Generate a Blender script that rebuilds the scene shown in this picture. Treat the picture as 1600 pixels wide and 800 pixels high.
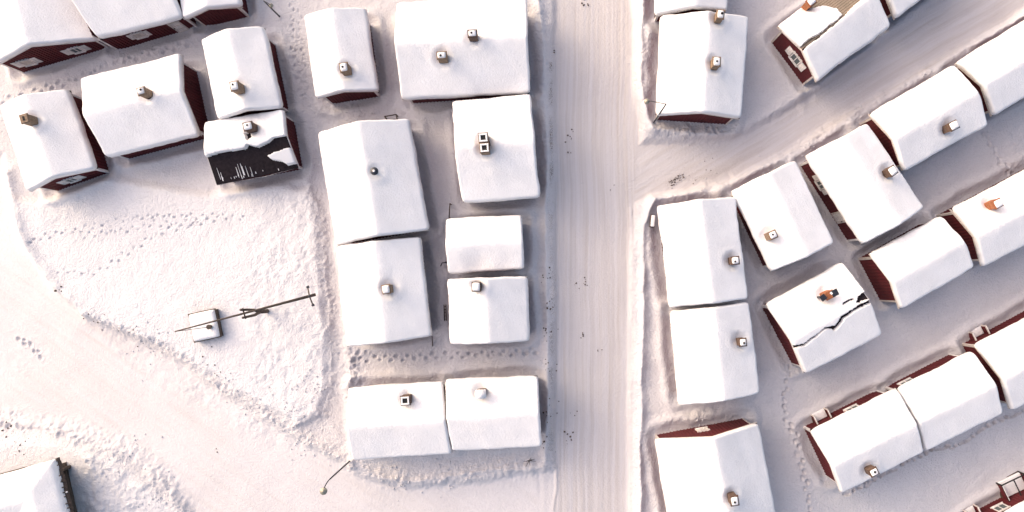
import bpy, bmesh, math, random
import numpy as np

# ---------------------------------------------------------------- clear
for o in list(bpy.data.objects):
    bpy.data.objects.remove(o)
scene = bpy.context.scene
COL = scene.collection

# ---------------------------------------------------------------- camera
H = 55.0            # drone height over the middle of the village (m)
F = 1066.0          # focal length in pixels of the 1600 px wide photograph
U0, V0 = 855.0, 440.0   # the point straight below the drone
cam_d = bpy.data.cameras.new('camera')
cam = bpy.data.objects.new('camera', cam_d)
COL.objects.link(cam)
cam.location = (0, 0, H)
cam.rotation_euler = (0, 0, 0)
cam_d.sensor_width = 36.0
cam_d.lens = F / 1600 * 36.0
cam_d.shift_x = (800 - U0) / 1600
cam_d.shift_y = (V0 - 400) / 1600
cam_d.clip_end = 8000
scene.camera = cam
scene.render.resolution_x = 1024
scene.render.resolution_y = 512

# ---------------------------------------------------------------- light
SUN_EL = math.radians(25)
SUN_AZ = math.atan2(0.50, -0.87)         # direction towards the sun in the XY plane
world = bpy.data.worlds.new('World')
scene.world = world
world.use_nodes = True
wn = world.node_tree.nodes
bg = wn.get('Background') or wn.new('ShaderNodeBackground')
sky = wn.new('ShaderNodeTexSky')
sky.sky_type = 'NISHITA'
sky.sun_disc = False
sky.sun_elevation = SUN_EL
sky.sun_rotation = math.pi / 2 - SUN_AZ
sky.air_density = 1.15
sky.dust_density = 6.0
sky.ozone_density = 1.6
world.node_tree.links.new(sky.outputs[0], bg.inputs[0])
bg.inputs[1].default_value = 0.15
sun_d = bpy.data.lights.new('sun', 'SUN')
sun_d.energy = 2.0
sun_d.angle = math.radians(115)
sun_d.color = (1.0, 0.80, 0.77)
sun = bpy.data.objects.new('sun', sun_d)
COL.objects.link(sun)
S = (math.cos(SUN_AZ) * math.cos(SUN_EL), math.sin(SUN_AZ) * math.cos(SUN_EL), math.sin(SUN_EL))
from mathutils import Vector
sun.rotation_euler = Vector(S).to_track_quat('Z', 'Y').to_euler()
sun.location = (S[0] * 100, S[1] * 100, S[2] * 100 + 30)
scene.view_settings.view_transform = 'Standard'
scene.view_settings.look = 'None'
scene.view_settings.gamma = 1.0
scene.view_settings.use_curve_mapping = False
scene.view_settings.exposure = 0.8

rng = random.Random(7)

# ---------------------------------------------------------------- numeric noise
def _hash(ix, iy, seed):
    n = (ix.astype(np.int64) * 374761393 + iy.astype(np.int64) * 668265263 + seed * 1274126177) & 0xffffffff
    n = ((n ^ (n >> 13)) * 1274126177) & 0xffffffff
    n = n ^ (n >> 16)
    return (n & 0xffffff) / float(0xffffff)

def vnoise(x, y, seed=0):
    x = np.asarray(x, float); y = np.asarray(y, float)
    ix = np.floor(x); iy = np.floor(y)
    fx = x - ix; fy = y - iy
    fx = fx * fx * fx * (fx * (fx * 6 - 15) + 10); fy = fy * fy * fy * (fy * (fy * 6 - 15) + 10)
    a = _hash(ix, iy, seed); b = _hash(ix + 1, iy, seed)
    c = _hash(ix, iy + 1, seed); d = _hash(ix + 1, iy + 1, seed)
    return (a + (b - a) * fx) * (1 - fy) + (c + (d - c) * fx) * fy

def fbm(x, y, scale, octaves=4, seed=0, gain=0.5):
    """noise in -1..1; scale = size of the largest features in metres"""
    x = np.asarray(x, float); y = np.asarray(y, float)
    s = 0; a = 1.0; t = 0; f = 1.0 / scale
    for o in range(octaves):
        c, s_ = math.cos(0.7 * o + .3), math.sin(0.7 * o + .3)
        s = s + a * (vnoise((x * c - y * s_) * f + 17.3 * o, (x * s_ + y * c) * f - 9.1 * o, seed + o) * 2 - 1)
        t += a; a *= gain; f *= 2.03
    return s / t

def lumps(x, y, cell, seed=0):
    """rounded clods, 0..1"""
    x = np.asarray(x, float) / cell; y = np.asarray(y, float) / cell
    ix = np.floor(x); iy = np.floor(y)
    out = np.zeros_like(x)
    for dx in (-1, 0, 1):
        for dy in (-1, 0, 1):
            jx = ix + dx; jy = iy + dy
            px = jx + _hash(jx, jy, seed); py = jy + _hash(jx, jy, seed + 5)
            r = 0.25 + 0.6 * _hash(jx, jy, seed + 9)
            d2 = (x - px) ** 2 + (y - py) ** 2
            out = np.maximum(out, r * np.sqrt(np.maximum(0, 1 - d2 / (r * r))))
    return out

# ---------------------------------------------------------------- terrain and picture <-> place
LX, LY = -0.86, 0.51          # added low hill, shaped to brighten ground towards the sun and darken it beyond
DK, DC = 0.0034, 34.0
def dome(x, y):
    s = np.asarray(x) * LX + np.asarray(y) * LY
    return -DK * DC * DC * (np.sqrt(1 + (s / DC) ** 2) - 1)

def P(u, v, z):
    k = (H - z) / F
    return np.array([(u - U0) * k, -(v - V0) * k, z])

def PG(u, v, dz=0.0):
    """point dz metres above the added hill under a pixel"""
    z = 0.0
    for _ in range(8):
        p = P(u, v, z); z = float(dome(p[0], p[1])) + dz
    return P(u, v, z)

def PIX(x, y, z):
    return U0 + F * x / (H - z), V0 - F * y / (H - z)

def poly_dist(u, v, pts):
    best = np.full(np.shape(u), 1e9)
    for (a, b), (c, d) in zip(pts[:-1], pts[1:]):
        ex, ey = c - a, d - b
        t = np.clip(((u - a) * ex + (v - b) * ey) / (ex * ex + ey * ey + 1e-9), 0, 1)
        best = np.minimum(best, np.hypot(u - a - t * ex, v - b - t * ey))
    return best

def inside(u, v, pts):
    u = np.asarray(u, float); v = np.asarray(v, float)
    r = np.zeros(u.shape, bool)
    n = len(pts)
    for i in range(n):
        (a, b), (c, d) = pts[i], pts[(i + 1) % n]
        if b == d: continue
        cond = ((b > v) != (d > v)) & (u < (c - a) * (v - b) / (d - b) + a)
        r ^= cond
    return r

def sdf(u, v, pts):
    d = poly_dist(u, v, pts + [pts[0]])
    return np.where(inside(u, v, pts), -d, d)      # negative inside

def sstep(a, b, x):
    t = np.clip((x - a) / (b - a), 0, 1)
    return t * t * (3 - 2 * t)

# ---------------------------------------------------------------- materials
MATS = {}
def new_mat(name):
    m = bpy.data.materials.new(name); m.use_nodes = True
    MATS[name] = m
    nt = m.node_tree
    return m, nt, nt.nodes.get('Principled BSDF')

def N(nt, kind, **kw):
    n = nt.nodes.new(kind)
    for k, v in kw.items():
        if k == 'inp':
            for a, b in v.items(): n.inputs[a].default_value = b
        else: setattr(n, k, v)
    return n

def ramp(nt, stops):
    r = nt.nodes.new('ShaderNodeValToRGB')
    e = r.color_ramp.elements
    while len(e) < len(stops): e.new(0.5)
    for i, (p, c) in enumerate(stops):
        e[i].position = p; e[i].color = (*c, 1) if len(c) == 3 else c
    return r

def bump(nt, bsdf, height, strength, dist, prev=None):
    b = N(nt, 'ShaderNodeBump', inp={'Strength': strength, 'Distance': dist})
    nt.links.new(height, b.inputs['Height'])
    if prev: nt.links.new(prev.outputs[0], b.inputs['Normal'])
    nt.links.new(b.outputs[0], bsdf.inputs['Normal'])
    return b

def mat_simple(name, col, rough=0.7, var=0.25, scale=6.0, bumpd=0.01, metal=0.0):
    m, nt, b = new_mat(name)
    tc = N(nt, 'ShaderNodeTexCoord')
    n = N(nt, 'ShaderNodeTexNoise', inp={'Scale': scale, 'Detail': 6.0, 'Roughness': 0.6})
    nt.links.new(tc.outputs['Object'], n.inputs['Vector'])
    r = ramp(nt, [(0.3, tuple(c * (1 - var) for c in col)), (0.7, tuple(min(1, c * (1 + var)) for c in col))])
    nt.links.new(n.outputs[0], r.inputs[0]); nt.links.new(r.outputs[0], b.inputs['Base Color'])
    b.inputs['Roughness'].default_value = rough
    b.inputs['Metallic'].default_value = metal
    bump(nt, b, n.outputs[0], 0.5, bumpd)
    return m

def mat_snow_roof():
    m, nt, b = new_mat('roof_snow')
    tc = N(nt, 'ShaderNodeNewGeometry')
    n1 = N(nt, 'ShaderNodeTexNoise', inp={'Scale': 7.0, 'Detail': 7.0, 'Roughness': 0.75})
    n2 = N(nt, 'ShaderNodeTexNoise', inp={'Scale': 0.6, 'Detail': 4.0, 'Roughness': 0.5})
    for n in (n1, n2): nt.links.new(tc.outputs['Position'], n.inputs['Vector'])
    r = ramp(nt, [(0.3, (0.83, 0.80, 0.775)), (0.7, (0.895, 0.865, 0.84))])
    nt.links.new(n2.outputs[0], r.inputs[0]); nt.links.new(r.outputs[0], b.inputs['Base Color'])
    b.inputs['Roughness'].default_value = 0.6
    b.inputs['Specular IOR Level'].default_value = 0.2
    bump(nt, b, n1.outputs[0], 0.9, 0.085)
    return m

def mat_ground():
    m, nt, b = new_mat('ground_snow')
    L = nt.links
    geo = N(nt, 'ShaderNodeNewGeometry')
    apack = N(nt, 'ShaderNodeAttribute', attribute_name='packed')
    aroad = N(nt, 'ShaderNodeAttribute', attribute_name='road')
    adirt = N(nt, 'ShaderNodeAttribute', attribute_name='dirt')
    alane = N(nt, 'ShaderNodeAttribute', attribute_name='lane')
    n1 = N(nt, 'ShaderNodeTexNoise', inp={'Scale': 6.0, 'Detail': 6.0, 'Roughness': 0.68})
    n2 = N(nt, 'ShaderNodeTexNoise', inp={'Scale': 0.35, 'Detail': 5.0, 'Roughness': 0.55})
    n3 = N(nt, 'ShaderNodeTexNoise', inp={'Scale': 16.0, 'Detail': 3.0, 'Roughness': 0.6})
    for n in (n1, n2, n3): L.new(geo.outputs['Position'], n.inputs['Vector'])
    snow = ramp(nt, [(0.25, (0.58, 0.545, 0.54)), (0.75, (0.71, 0.675, 0.67))])
    alift = N(nt, 'ShaderNodeAttribute', attribute_name='fresh_lift')
    mixn = N(nt, 'ShaderNodeMix', data_type='FLOAT')
    mixn.inputs['Factor'].default_value = 0.6
    L.new(n2.outputs[0], mixn.inputs['A']); L.new(n1.outputs[0], mixn.inputs['B'])
    L.new(mixn.outputs['Result'], snow.inputs[0])
    snow2 = ramp(nt, [(0.25, (0.66, 0.635, 0.635)), (0.75, (0.76, 0.735, 0.735))])  # untrodden snow, made paler partly to brighten the left ground
    L.new(mixn.outputs['Result'], snow2.inputs[0])
    mixf = N(nt, 'ShaderNodeMix', data_type='RGBA')
    L.new(alift.outputs['Fac'], mixf.inputs['Factor'])
    L.new(snow.outputs[0], mixf.inputs['A']); L.new(snow2.outputs[0], mixf.inputs['B'])
    # packed snow of the roads, streaked along the driving direction
    mp = N(nt, 'ShaderNodeMapping', inp={'Scale': (3.4, 0.045, 1.0)})
    L.new(alane.outputs['Vector'], mp.inputs['Vector'])
    st = N(nt, 'ShaderNodeTexNoise', inp={'Scale': 1.0, 'Detail': 7.0, 'Roughness': 0.72})
    L.new(mp.outputs[0], st.inputs['Vector'])
    road = ramp(nt, [(0.26, (0.41, 0.35, 0.32)), (0.40, (0.51, 0.465, 0.44)), (0.52, (0.555, 0.515, 0.50)), (0.62, (0.58, 0.545, 0.54)), (0.76, (0.51, 0.46, 0.43))])
    L.new(st.outputs[0], road.inputs[0])
    mix = N(nt, 'ShaderNodeMix', data_type='RGBA')
    L.new(aroad.outputs['Fac'], mix.inputs['Factor'])
    L.new(mixf.outputs['Result'], mix.inputs['A']); L.new(road.outputs[0], mix.inputs['B'])
    # grit, only where ploughs and feet left it
    th = N(nt, 'ShaderNodeMath', operation='MULTIPLY')
    g = ramp(nt, [(0.47, (0, 0, 0)), (0.60, (1, 1, 1))])
    L.new(n3.outputs[0], g.inputs[0])
    L.new(g.outputs[0], th.inputs[0]); L.new(adirt.outputs['Fac'], th.inputs[1])
    mix2 = N(nt, 'ShaderNodeMix', data_type='RGBA')
    L.new(th.outputs[0], mix2.inputs['Factor'])
    L.new(mix.outputs['Result'], mix2.inputs['A'])
    mix2.inputs['B'].default_value = (0.20, 0.155, 0.12, 1)
    L.new(mix2.outputs['Result'], b.inputs['Base Color'])
    b.inputs['Roughness'].default_value = 0.65
    b.inputs['Specular IOR Level'].default_value = 0.15
    gm = N(nt, 'ShaderNodeMath', operation='MULTIPLY_ADD'); gm.inputs[1].default_value = -0.65; gm.inputs[2].default_value = 1.0
    L.new(apack.outputs['Fac'], gm.inputs[0])
    gh = N(nt, 'ShaderNodeMath', operation='MULTIPLY')
    L.new(n1.outputs[0], gh.inputs[0]); L.new(gm.outputs[0], gh.inputs[1])
    b1 = bump(nt, b, gh.outputs[0], 1.0, 0.15)
    stm = N(nt, 'ShaderNodeMath', operation='MULTIPLY')
    L.new(st.outputs[0], stm.inputs[0]); L.new(aroad.outputs['Fac'], stm.inputs[1])
    bump(nt, b, stm.outputs[0], 0.5, 0.03, b1)
    return m

def mat_boards(name, col, scale=22.0):
    """painted timber, weathered along the grain"""
    m, nt, b = new_mat(name)
    tc = N(nt, 'ShaderNodeTexCoord')
    mp = N(nt, 'ShaderNodeMapping', inp={'Scale': (1, 1, 0.12)})
    nt.links.new(tc.outputs['Object'], mp.inputs['Vector'])
    n = N(nt, 'ShaderNodeTexNoise', inp={'Scale': scale, 'Detail': 5.0, 'Roughness': 0.65})
    nt.links.new(mp.outputs[0], n.inputs['Vector'])
    n2 = N(nt, 'ShaderNodeTexNoise', inp={'Scale': 1.3, 'Detail': 4.0})
    nt.links.new(tc.outputs['Object'], n2.inputs['Vector'])
    r = ramp(nt, [(0.3, tuple(c * 0.65 for c in col)), (0.7, tuple(c * 1.25 for c in col))])
    nt.links.new(n.outputs[0], r.inputs[0])
    r2 = ramp(nt, [(0.3, (0.8, 0.8, 0.8)), (0.7, (1.15, 1.1, 1.1))])
    nt.links.new(n2.outputs[0], r2.inputs[0])
    mx = N(nt, 'ShaderNodeMix', data_type='RGBA', blend_type='MULTIPLY')
    mx.inputs['Factor'].default_value = 1.0
    nt.links.new(r.outputs[0], mx.inputs['A']); nt.links.new(r2.outputs[0], mx.inputs['B'])
    nt.links.new(mx.outputs['Result'], b.inputs['Base Color'])
    b.inputs['Roughness'].default_value = 0.8
    bump(nt, b, n.outputs[0], 0.4, 0.01)
    return m

def mat_brick(name, c1, c2, mortar):
    m, nt, b = new_mat(name)
    tc = N(nt, 'ShaderNodeTexCoord')
    br = N(nt, 'ShaderNodeTexBrick', inp={'Scale': 4.0, 'Mortar Size': 0.02})
    br.inputs['Color1'].default_value = (*c1, 1); br.inputs['Color2'].default_value = (*c2, 1)
    br.inputs['Mortar'].default_value = (*mortar, 1)
    mp = N(nt, 'ShaderNodeMapping', inp={'Rotation': (math.pi / 2, 0, 0.6)})
    nt.links.new(tc.outputs['Object'], mp.inputs['Vector']); nt.links.new(mp.outputs[0], br.inputs['Vector'])
    n = N(nt, 'ShaderNodeTexNoise', inp={'Scale': 9.0, 'Detail': 5.0})
    nt.links.new(tc.outputs['Object'], n.inputs['Vector'])
    r2 = ramp(nt, [(0.3, (0.7, 0.7, 0.7)), (0.7, (1.2, 1.15, 1.1))])
    nt.links.new(n.outputs[0], r2.inputs[0])
    mx = N(nt, 'ShaderNodeMix', data_type='RGBA', blend_type='MULTIPLY'); mx.inputs['Factor'].default_value = 1
    nt.links.new(br.outputs[0], mx.inputs['A']); nt.links.new(r2.outputs[0], mx.inputs['B'])
    nt.links.new(mx.outputs['Result'], b.inputs['Base Color'])
    b.inputs['Roughness'].default_value = 0.9
    return m

M_SNOW = mat_snow_roof()
M_GROUND = mat_ground()
M_RED = mat_boards('falu_red_boards', (0.10, 0.0075, 0.011))
M_CREAM = mat_boards('cream_paint', (0.62, 0.56, 0.50), 14)
M_WHITE = mat_boards('white_paint', (0.72, 0.69, 0.65), 14)
M_ROOF = mat_simple('tarred_roof', (0.022, 0.016, 0.018), 0.9, 0.35, 5)
M_ROOF.node_tree.nodes['Principled BSDF'].inputs['Specular IOR Level'].default_value = 0.1
M_WOOD = mat_boards('bare_timber', (0.24, 0.19, 0.14), 16)
M_OLDWOOD = mat_boards('dark_timber', (0.085, 0.062, 0.045), 16)
M_TAN = mat_brick('tan_brick', (0.27, 0.175, 0.10), (0.19, 0.115, 0.065), (0.30, 0.26, 0.22))
M_BROWN = mat_brick('brown_brick', (0.13, 0.07, 0.04), (0.09, 0.045, 0.03), (0.15, 0.13, 0.11))
M_ORANGE = mat_brick('orange_brick', (0.36, 0.11, 0.03), (0.28, 0.08, 0.022), (0.28, 0.19, 0.13))
M_SOOT = mat_simple('soot', (0.012, 0.011, 0.011), 0.9, 0.3, 8)
M_METAL = mat_simple('dark_metal', (0.045, 0.047, 0.055), 0.45, 0.3, 8, 0.004, 0.6)
M_GREYMETAL = mat_simple('galvanised_metal', (0.30, 0.28, 0.22), 0.5, 0.2, 8, 0.004, 0.5)
M_GLASS, _nt, _b = new_mat('window_glass')
_b.inputs['Base Color'].default_value = (0.10, 0.12, 0.12, 1); _b.inputs['Roughness'].default_value = 0.12
_b.inputs['Specular IOR Level'].default_value = 0.7
M_CLOD = mat_simple('clod_snow', (0.56, 0.545, 0.55), 0.8, 0.1, 12)
M_GRIT = mat_simple('grit', (0.10, 0.075, 0.055), 0.9, 0.5, 20)
M_TWIG = mat_simple('twig_bark', (0.07, 0.05, 0.04), 0.9, 0.4, 20)

# ---------------------------------------------------------------- mesh helpers
class MB:
    def __init__(s): s.v = []; s.f = []
    def add(s, verts, faces):
        o = len(s.v); s.v += [tuple(map(float, p)) for p in verts]; s.f += [tuple(o + i for i in f) for f in faces]
    def box(s, c, size, rot=0.0, taper=1.0):
        x, y, z = size[0] / 2, size[1] / 2, size[2] / 2
        cr, sr = math.cos(rot), math.sin(rot)
        vs = []
        for sz in (-1, 1):
            t = taper if sz > 0 else 1.0
            for sx, sy in ((-1, -1), (1, -1), (1, 1), (-1, 1)):
                px, py = sx * x * t, sy * y * t
                vs.append((c[0] + px * cr - py * sr, c[1] + px * sr + py * cr, c[2] + sz * z))
        s.add(vs, [(3, 2, 1, 0), (4, 5, 6, 7), (0, 1, 5, 4), (1, 2, 6, 5), (2, 3, 7, 6), (3, 0, 4, 7)])
    def tube(s, pts, radii, n=8):
        pts = [Vector(p) for p in pts]
        if not hasattr(radii, '__len__'): radii = [radii] * len(pts)
        o = len(s.v)
        for i, p in enumerate(pts):
            d = (pts[min(i + 1, len(pts) - 1)] - pts[max(i - 1, 0)]).normalized()
            a = d.orthogonal().normalized() if i == 0 else (a - d * a.dot(d)).normalized()
            b = d.cross(a)
            for k in range(n):
                t = 2 * math.pi * k / n
                s.v.append(tuple(p + (a * math.cos(t) + b * math.sin(t)) * radii[i]))
        for i in range(len(pts) - 1):
            for k in range(n):
                s.f.append((o + i * n + k, o + i * n + (k + 1) % n, o + (i + 1) * n + (k + 1) % n, o + (i + 1) * n + k))
        s.f.append(tuple(o + k for k in reversed(range(n))))
        s.f.append(tuple(o + (len(pts) - 1) * n + k for k in range(n)))
    def build(s, name, mat, parent=None, smooth=False, bevel=0.0):
        me = bpy.data.meshes.new(name)
        me.from_pydata(s.v, [], s.f)
        if bevel:
            bm = bmesh.new(); bm.from_mesh(me)
            bmesh.ops.bevel(bm, geom=bm.edges[:] , offset=bevel, segments=2, affect='EDGES', profile=0.5)
            bm.to_mesh(me); bm.free()
        me.materials.append(mat)
        if smooth: me.polygons.foreach_set('use_smooth', [True] * len(me.polygons))
        me.update()
        o = bpy.data.objects.new(name, me)
        COL.objects.link(o)
        if parent is not None: o.parent = parent
        return o

def empty(name, loc, rz=0.0):
    o = bpy.data.objects.new(name, None)
    o.empty_display_size = 0.3
    COL.objects.link(o); o.location = loc; o.rotation_euler = (0, 0, rz)
    return o

def tag(o, label, cat, group=None, kind=None):
    if label: o['label'] = label
    if cat: o['category'] = cat
    if group: o['group'] = group
    if kind: o['kind'] = kind
    return o

def grid_mesh(name, pts, nx, ny, mat, keep=None, skirt=None):
    """pts: (ny, nx, 3) array -> mesh object"""
    idx = np.arange(nx * ny).reshape(ny, nx)
    q = np.stack([idx[:-1, :-1], idx[:-1, 1:], idx[1:, 1:], idx[1:, :-1]], -1).reshape(-1, 4)
    if keep is not None: q = q[keep.reshape(-1)]
    v = pts.reshape(-1, 3)
    if skirt is not None:
        ring = np.concatenate([idx[0, :], idx[1:, -1], idx[-1, -2::-1], idx[-2:0:-1, 0]])
        sk = v[ring] + skirt[ring]
        o = len(v); n = len(ring)
        v = np.concatenate([v, sk])
        a = np.arange(n); b = (a + 1) % n
        q = np.concatenate([q, np.stack([ring[b], ring[a], o + a, o + b], -1)])
    me = bpy.data.meshes.new(name)
    me.vertices.add(len(v)); me.vertices.foreach_set('co', v.astype(np.float32).ravel())
    me.loops.add(q.size); me.loops.foreach_set('vertex_index', q.astype(np.int32).ravel())
    me.polygons.add(len(q)); me.polygons.foreach_set('loop_start', np.arange(0, q.size, 4, dtype=np.int32))
    me.polygons.foreach_set('use_smooth', np.ones(len(q), bool))
    me.materials.append(mat)
    me.update(calc_edges=True); me.validate()
    o = bpy.data.objects.new(name, me)
    COL.objects.link(o)
    return o

# ---------------------------------------------------------------- the houses (roof corners as read off the photograph)
# A,B = corners of one gable end, C,D = of the other; eaves run A-D and B-C
HOUSES = {}
def HS(key, quad, label, **kw):
    d = dict(quad=quad, label=label, name='cabin', wall=2.5, pitch=21, chim=[], win=[], bare=[], crack=[], dent=[],
             cream=False, thick=0.40, base=0.25, gap=0.0)
    d.update(kw); HOUSES[key] = d

HS('h1', [(-14, 104), (152, 62), (105, -122), (-61, -80)], 'red cabin cut by top left corner, its low gable showing two shuttered windows',
   win=[('G0', 42, 98, 0.95, 1.0, 'closed', 0.55), ('G0', 119, 80, 0.85, 0.95, 'open', 0.6)], wall=2.6)
HS('h2', [(286, 29), (253, -105), (92, -60), (153, 62)], 'red cabin at top edge with long white-shuttered side wall between two gabled cabins',
   win=[('E0', 216, 51, 0.9, 0.9, 'closed', 0.4), ('D0', 277, 39)], wall=3.0)
HS('h3', [(287, 30), (378, 10), (350, -135), (259, -115)], 'small red cabin at top edge with plain gable, nearest the short lamp', cream=True)
HS('h4', [(43, 300), (152, 264), (108, 139), (1, 166)], 'red cabin at left edge with shuttered gable window and bare tan chimney',
   chim=[(37, 185, 'slot', 'tan')], win=[('G0', 111, 280, 0.85, 0.95, 'open', 0.55)])
HS('h5', [(127, 122), (167, 247), (313, 212), (283, 83)], 'red cabin with broad smooth snow roof just left of the half bare dark roof',
   chim=[(220, 142, 'cap', 'tan')])
HS('h6', [(314, 63), (413, 41), (443, 168), (341, 187)], 'snow roofed cabin joined uphill to the half bare dark roofed cabin',
   chim=[(366, 134, 'cap', 'tan')], wall=2.7)
HS('h7', [(318, 190), (335, 290), (468, 262), (444, 170)], 'cabin whose lower roof slope lies bare and black with snow streaks', wall=2.3,
   chim=[(387, 197, 'cap', 'brown')],
   bare=[[(300, 250), (318, 244), (345, 236), (380, 232), (386, 225), (402, 229), (416, 222), (426, 215), (452, 209), (456, 229), (440, 233), (417, 243), (424, 249), (440, 252), (450, 258), (460, 254), (480, 257), (480, 300), (320, 300)], [(381, 208), (390, 206), (393, 214), (386, 219)]], gap=0.06)
HS('h8', [(475, 25), (572, 12), (592, 142), (492, 154)], 'narrow detached snow roofed cabin standing alone left of the biggest roof',
   chim=[(537, 105, 'cap', 'tan')])
HS('h9', [(620, 5), (627, 156), (829, 146), (823, -8)], 'large broad snow roof with two chimneys at top of the main road', wall=2.4, pitch=24,
   chim=[(738, 52, 'cap', 'brown'), (690, 86, 'cap', 'tan')], dent=[(800, 140, 26, 0.16), (760, 146, 22, 0.12)])
HS('h10', [(706, 158), (722, 317), (844, 309), (828, 146)], 'snow roof beside the road with a pair of square open chimneys', wall=2.6,
   chim=[(755, 215, 'open', 'tan'), (757, 231, 'open', 'tan')])
HS('h11', [(496, 207), (640, 185), (671, 360), (525, 383)], 'large snow roof with a single round vent pipe beside the footpath', wall=2.7, pitch=24,
   chim=[(584, 267, 'pipe', 'metal')])
HS('h12', [(524, 385), (657, 369), (675, 525), (541, 543)], 'snow roofed cabin with one chimney in a deep melt hollow, below the vent pipe roof',
   chim=[(603, 452, 'plain', 'tan')], dent=[(610, 438, 11, 0.12)])
HS('h13', [(696, 341), (701, 428), (819, 420), (816, 335)], 'smallest snow roofed shed without chimney left of the main road', wall=2.2,
   dent=[(748, 415, 22, 0.2), (790, 420, 16, 0.12)])
HS('h14', [(698, 436), (825, 431), (828, 533), (702, 538)], 'squarish snow roofed cabin with chimney near its top edge, left of the road', wall=2.3,
   chim=[(744, 448, 'plain', 'brown')])
HS('h15', [(543, 605), (551, 720), (706, 709), (693, 596)], 'left cabin of the joined bottom pair, with square open chimney', wall=2.4,
   chim=[(633, 626, 'open', 'brown')])
HS('h16', [(696, 593), (706, 705), (846, 698), (841, 586)], 'right cabin of the joined bottom pair, chimney under a round snow cap', wall=2.45,
   chim=[(751, 616, 'round', 'brown')], dent=[(741, 604, 10, .1)])
HS('h17', [(1023, 25), (1136, 17), (1145, -150), (1025, -145)], 'snow roof at top edge right of the road, mostly out of frame')
HS('h18', [(1031, 25), (1171, 28), (1158, 186), (1025, 180)], 'cabin right of the road with two ridge chimneys and striped red gable', wall=2.6,
   chim=[(1126, 22, 'cap', 'tan'), (1120, 96, 'cap', 'tan')], cream=True)
HS('h19', [(1215, 40), (1277, 128), (1391, 42), (1329, -46)], 'red cabin with slid snow baring tan roof boards along its ridge', wall=2.6,
   chim=[(1268, 2, 'plain', 'orange')], win=[('G0', 1246, 90, 0.95, 1.05, 'open', 0.6)], cream=True,
   bare=[[(1249, 73), (1268, 58), (1283, 50), (1298, 38), (1312, 27), (1316, 23), (1308, 12), (1296, 10), (1284, 8), (1268, 12), (1262, 8), (1250, -20), (1370, -30), (1362, -12), (1340, 4), (1320, 24), (1300, 42), (1280, 58), (1262, 72), (1254, 80)]], boards=True)
HS('h20', [(1338, -58), (1400, 30), (1514, -56), (1452, -144)], 'red cabin peeking in at top edge beyond the side street', cream=True)
HS('h21', [(1494, 97), (1552, 182), (1732, 75), (1674, -15)], 'snow roof at right edge bordering the side street, topmost of its row', wall=2.7, cream=True)
HS('h22', [(1358, 177), (1412, 267), (1543, 197), (1488, 101)], 'side street cabin with long smooth ridge and chimney low on the shaded slope',
   wall=2.7, chim=[(1491, 196, 'plain', 'brown')], cream=True)
HS('h23', [(1258, 243), (1355, 192), (1443, 324), (1347, 382)], 'big snow roof with pale recess panel and shuttered window in the dark gap on its left', wall=2.8,
   chim=[(1395, 267, 'plain', 'brown')], win=[('E0', 1279, 291, 0.8, 0.9, 'open', 0.5), ('D0', 1311, 341)])  # door panel added in place of an open snowy recess in the wall
HS('h24', [(1143, 298), (1242, 250), (1303, 379), (1205, 425)], 'corner cabin of the side street with tan chimney on its bright slope', wall=2.5,
   chim=[(1208, 367, 'cap', 'tan')])
HS('h25', [(1027, 320), (1148, 306), (1170, 467), (1046, 482)], 'upper cabin of the joined pair right of the road, below the junction', wall=2.5,
   chim=[(1149, 407, 'cap', 'brown')], gap=0.04)
HS('h26', [(1046, 485), (1170, 471), (1187, 615), (1060, 634)], 'lower cabin of the joined pair right of the road, flat snow capped chimney', wall=2.5,
   chim=[(1161, 535, 'cap', 'brown')], gap=0.04, dent=[(1150, 524, 10, .1)])
HS('h27', [(1023, 686), (1185, 660), (1222, 850), (1053, 873)], 'red cabin cut by bottom edge right of the road, hatch in its dark gable', wall=2.8, pitch=27,
   chim=[(1148, 783, 'cap', 'brown')], win=[('G0', 1098, 671, 0.9, 0.8, 'hatch', 0.4)], cream=True)
HS('h28', [(1197, 476), (1257, 585), (1378, 522), (1316, 408)], 'cabin with jagged dark crack through its roof snow and orange brick chimney', wall=2.5,
   chim=[(1297, 461, 'cowl', 'orange')],
   crack=[([(1238, 543), (1257, 539), (1275, 525), (1290, 513), (1303, 511)], 1.7), ([(1304, 514), (1312, 506), (1318, 496), (1330, 487), (1345, 479), (1356, 473), (1366, 469)], 2.4),
          ([(1319, 475), (1327, 470), (1334, 467)], 1.8)],
   bare=[[(1338, 474), (1342, 463), (1352, 456), (1360, 452), (1366, 458), (1362, 466), (1350, 470), (1346, 474)]])
HS('h29', [(1359, 396), (1407, 484), (1521, 419), (1470, 336)], 'chimneyless snow roof right of the cracked one, dark gable and cream bargeboards', wall=2.9, cream=True)
HS('h30', [(1486, 326), (1536, 417), (1716, 323), (1667, 231)], 'cabin at right edge with orange chimney in the upper slope', wall=2.9,
   chim=[(1560, 318, 'plain', 'orange')], cream=True)
HS('h31', [(1265, 672), (1314, 771), (1443, 707), (1401, 607)], 'left cabin of the joined lower right pair, reddish chimney near its low eave', wall=2.6,
   chim=[(1366, 738, 'cap', 'brown')], win=[('E0', 1331, 635, 1.1, 0.9, 'plain', 0)], porch=[('E0', 1286, 655, 1.3)])
HS('h32', [(1400, 607), (1446, 705), (1566, 645), (1519, 549)], 'right cabin of the joined lower right pair, snow cracked from its neighbour', wall=2.65,
   win=[('E0', 1415, 592, 1.1, 0.9, 'plain', 0)])
HS('h33', [(1522, 538), (1580, 641), (1740, 560), (1685, 455)], 'snow roof at right edge with cream bargeboard, end of the lower right row', wall=2.7, cream=True,
   porch=[('E0', 1533, 525, 1.3)])
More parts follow.
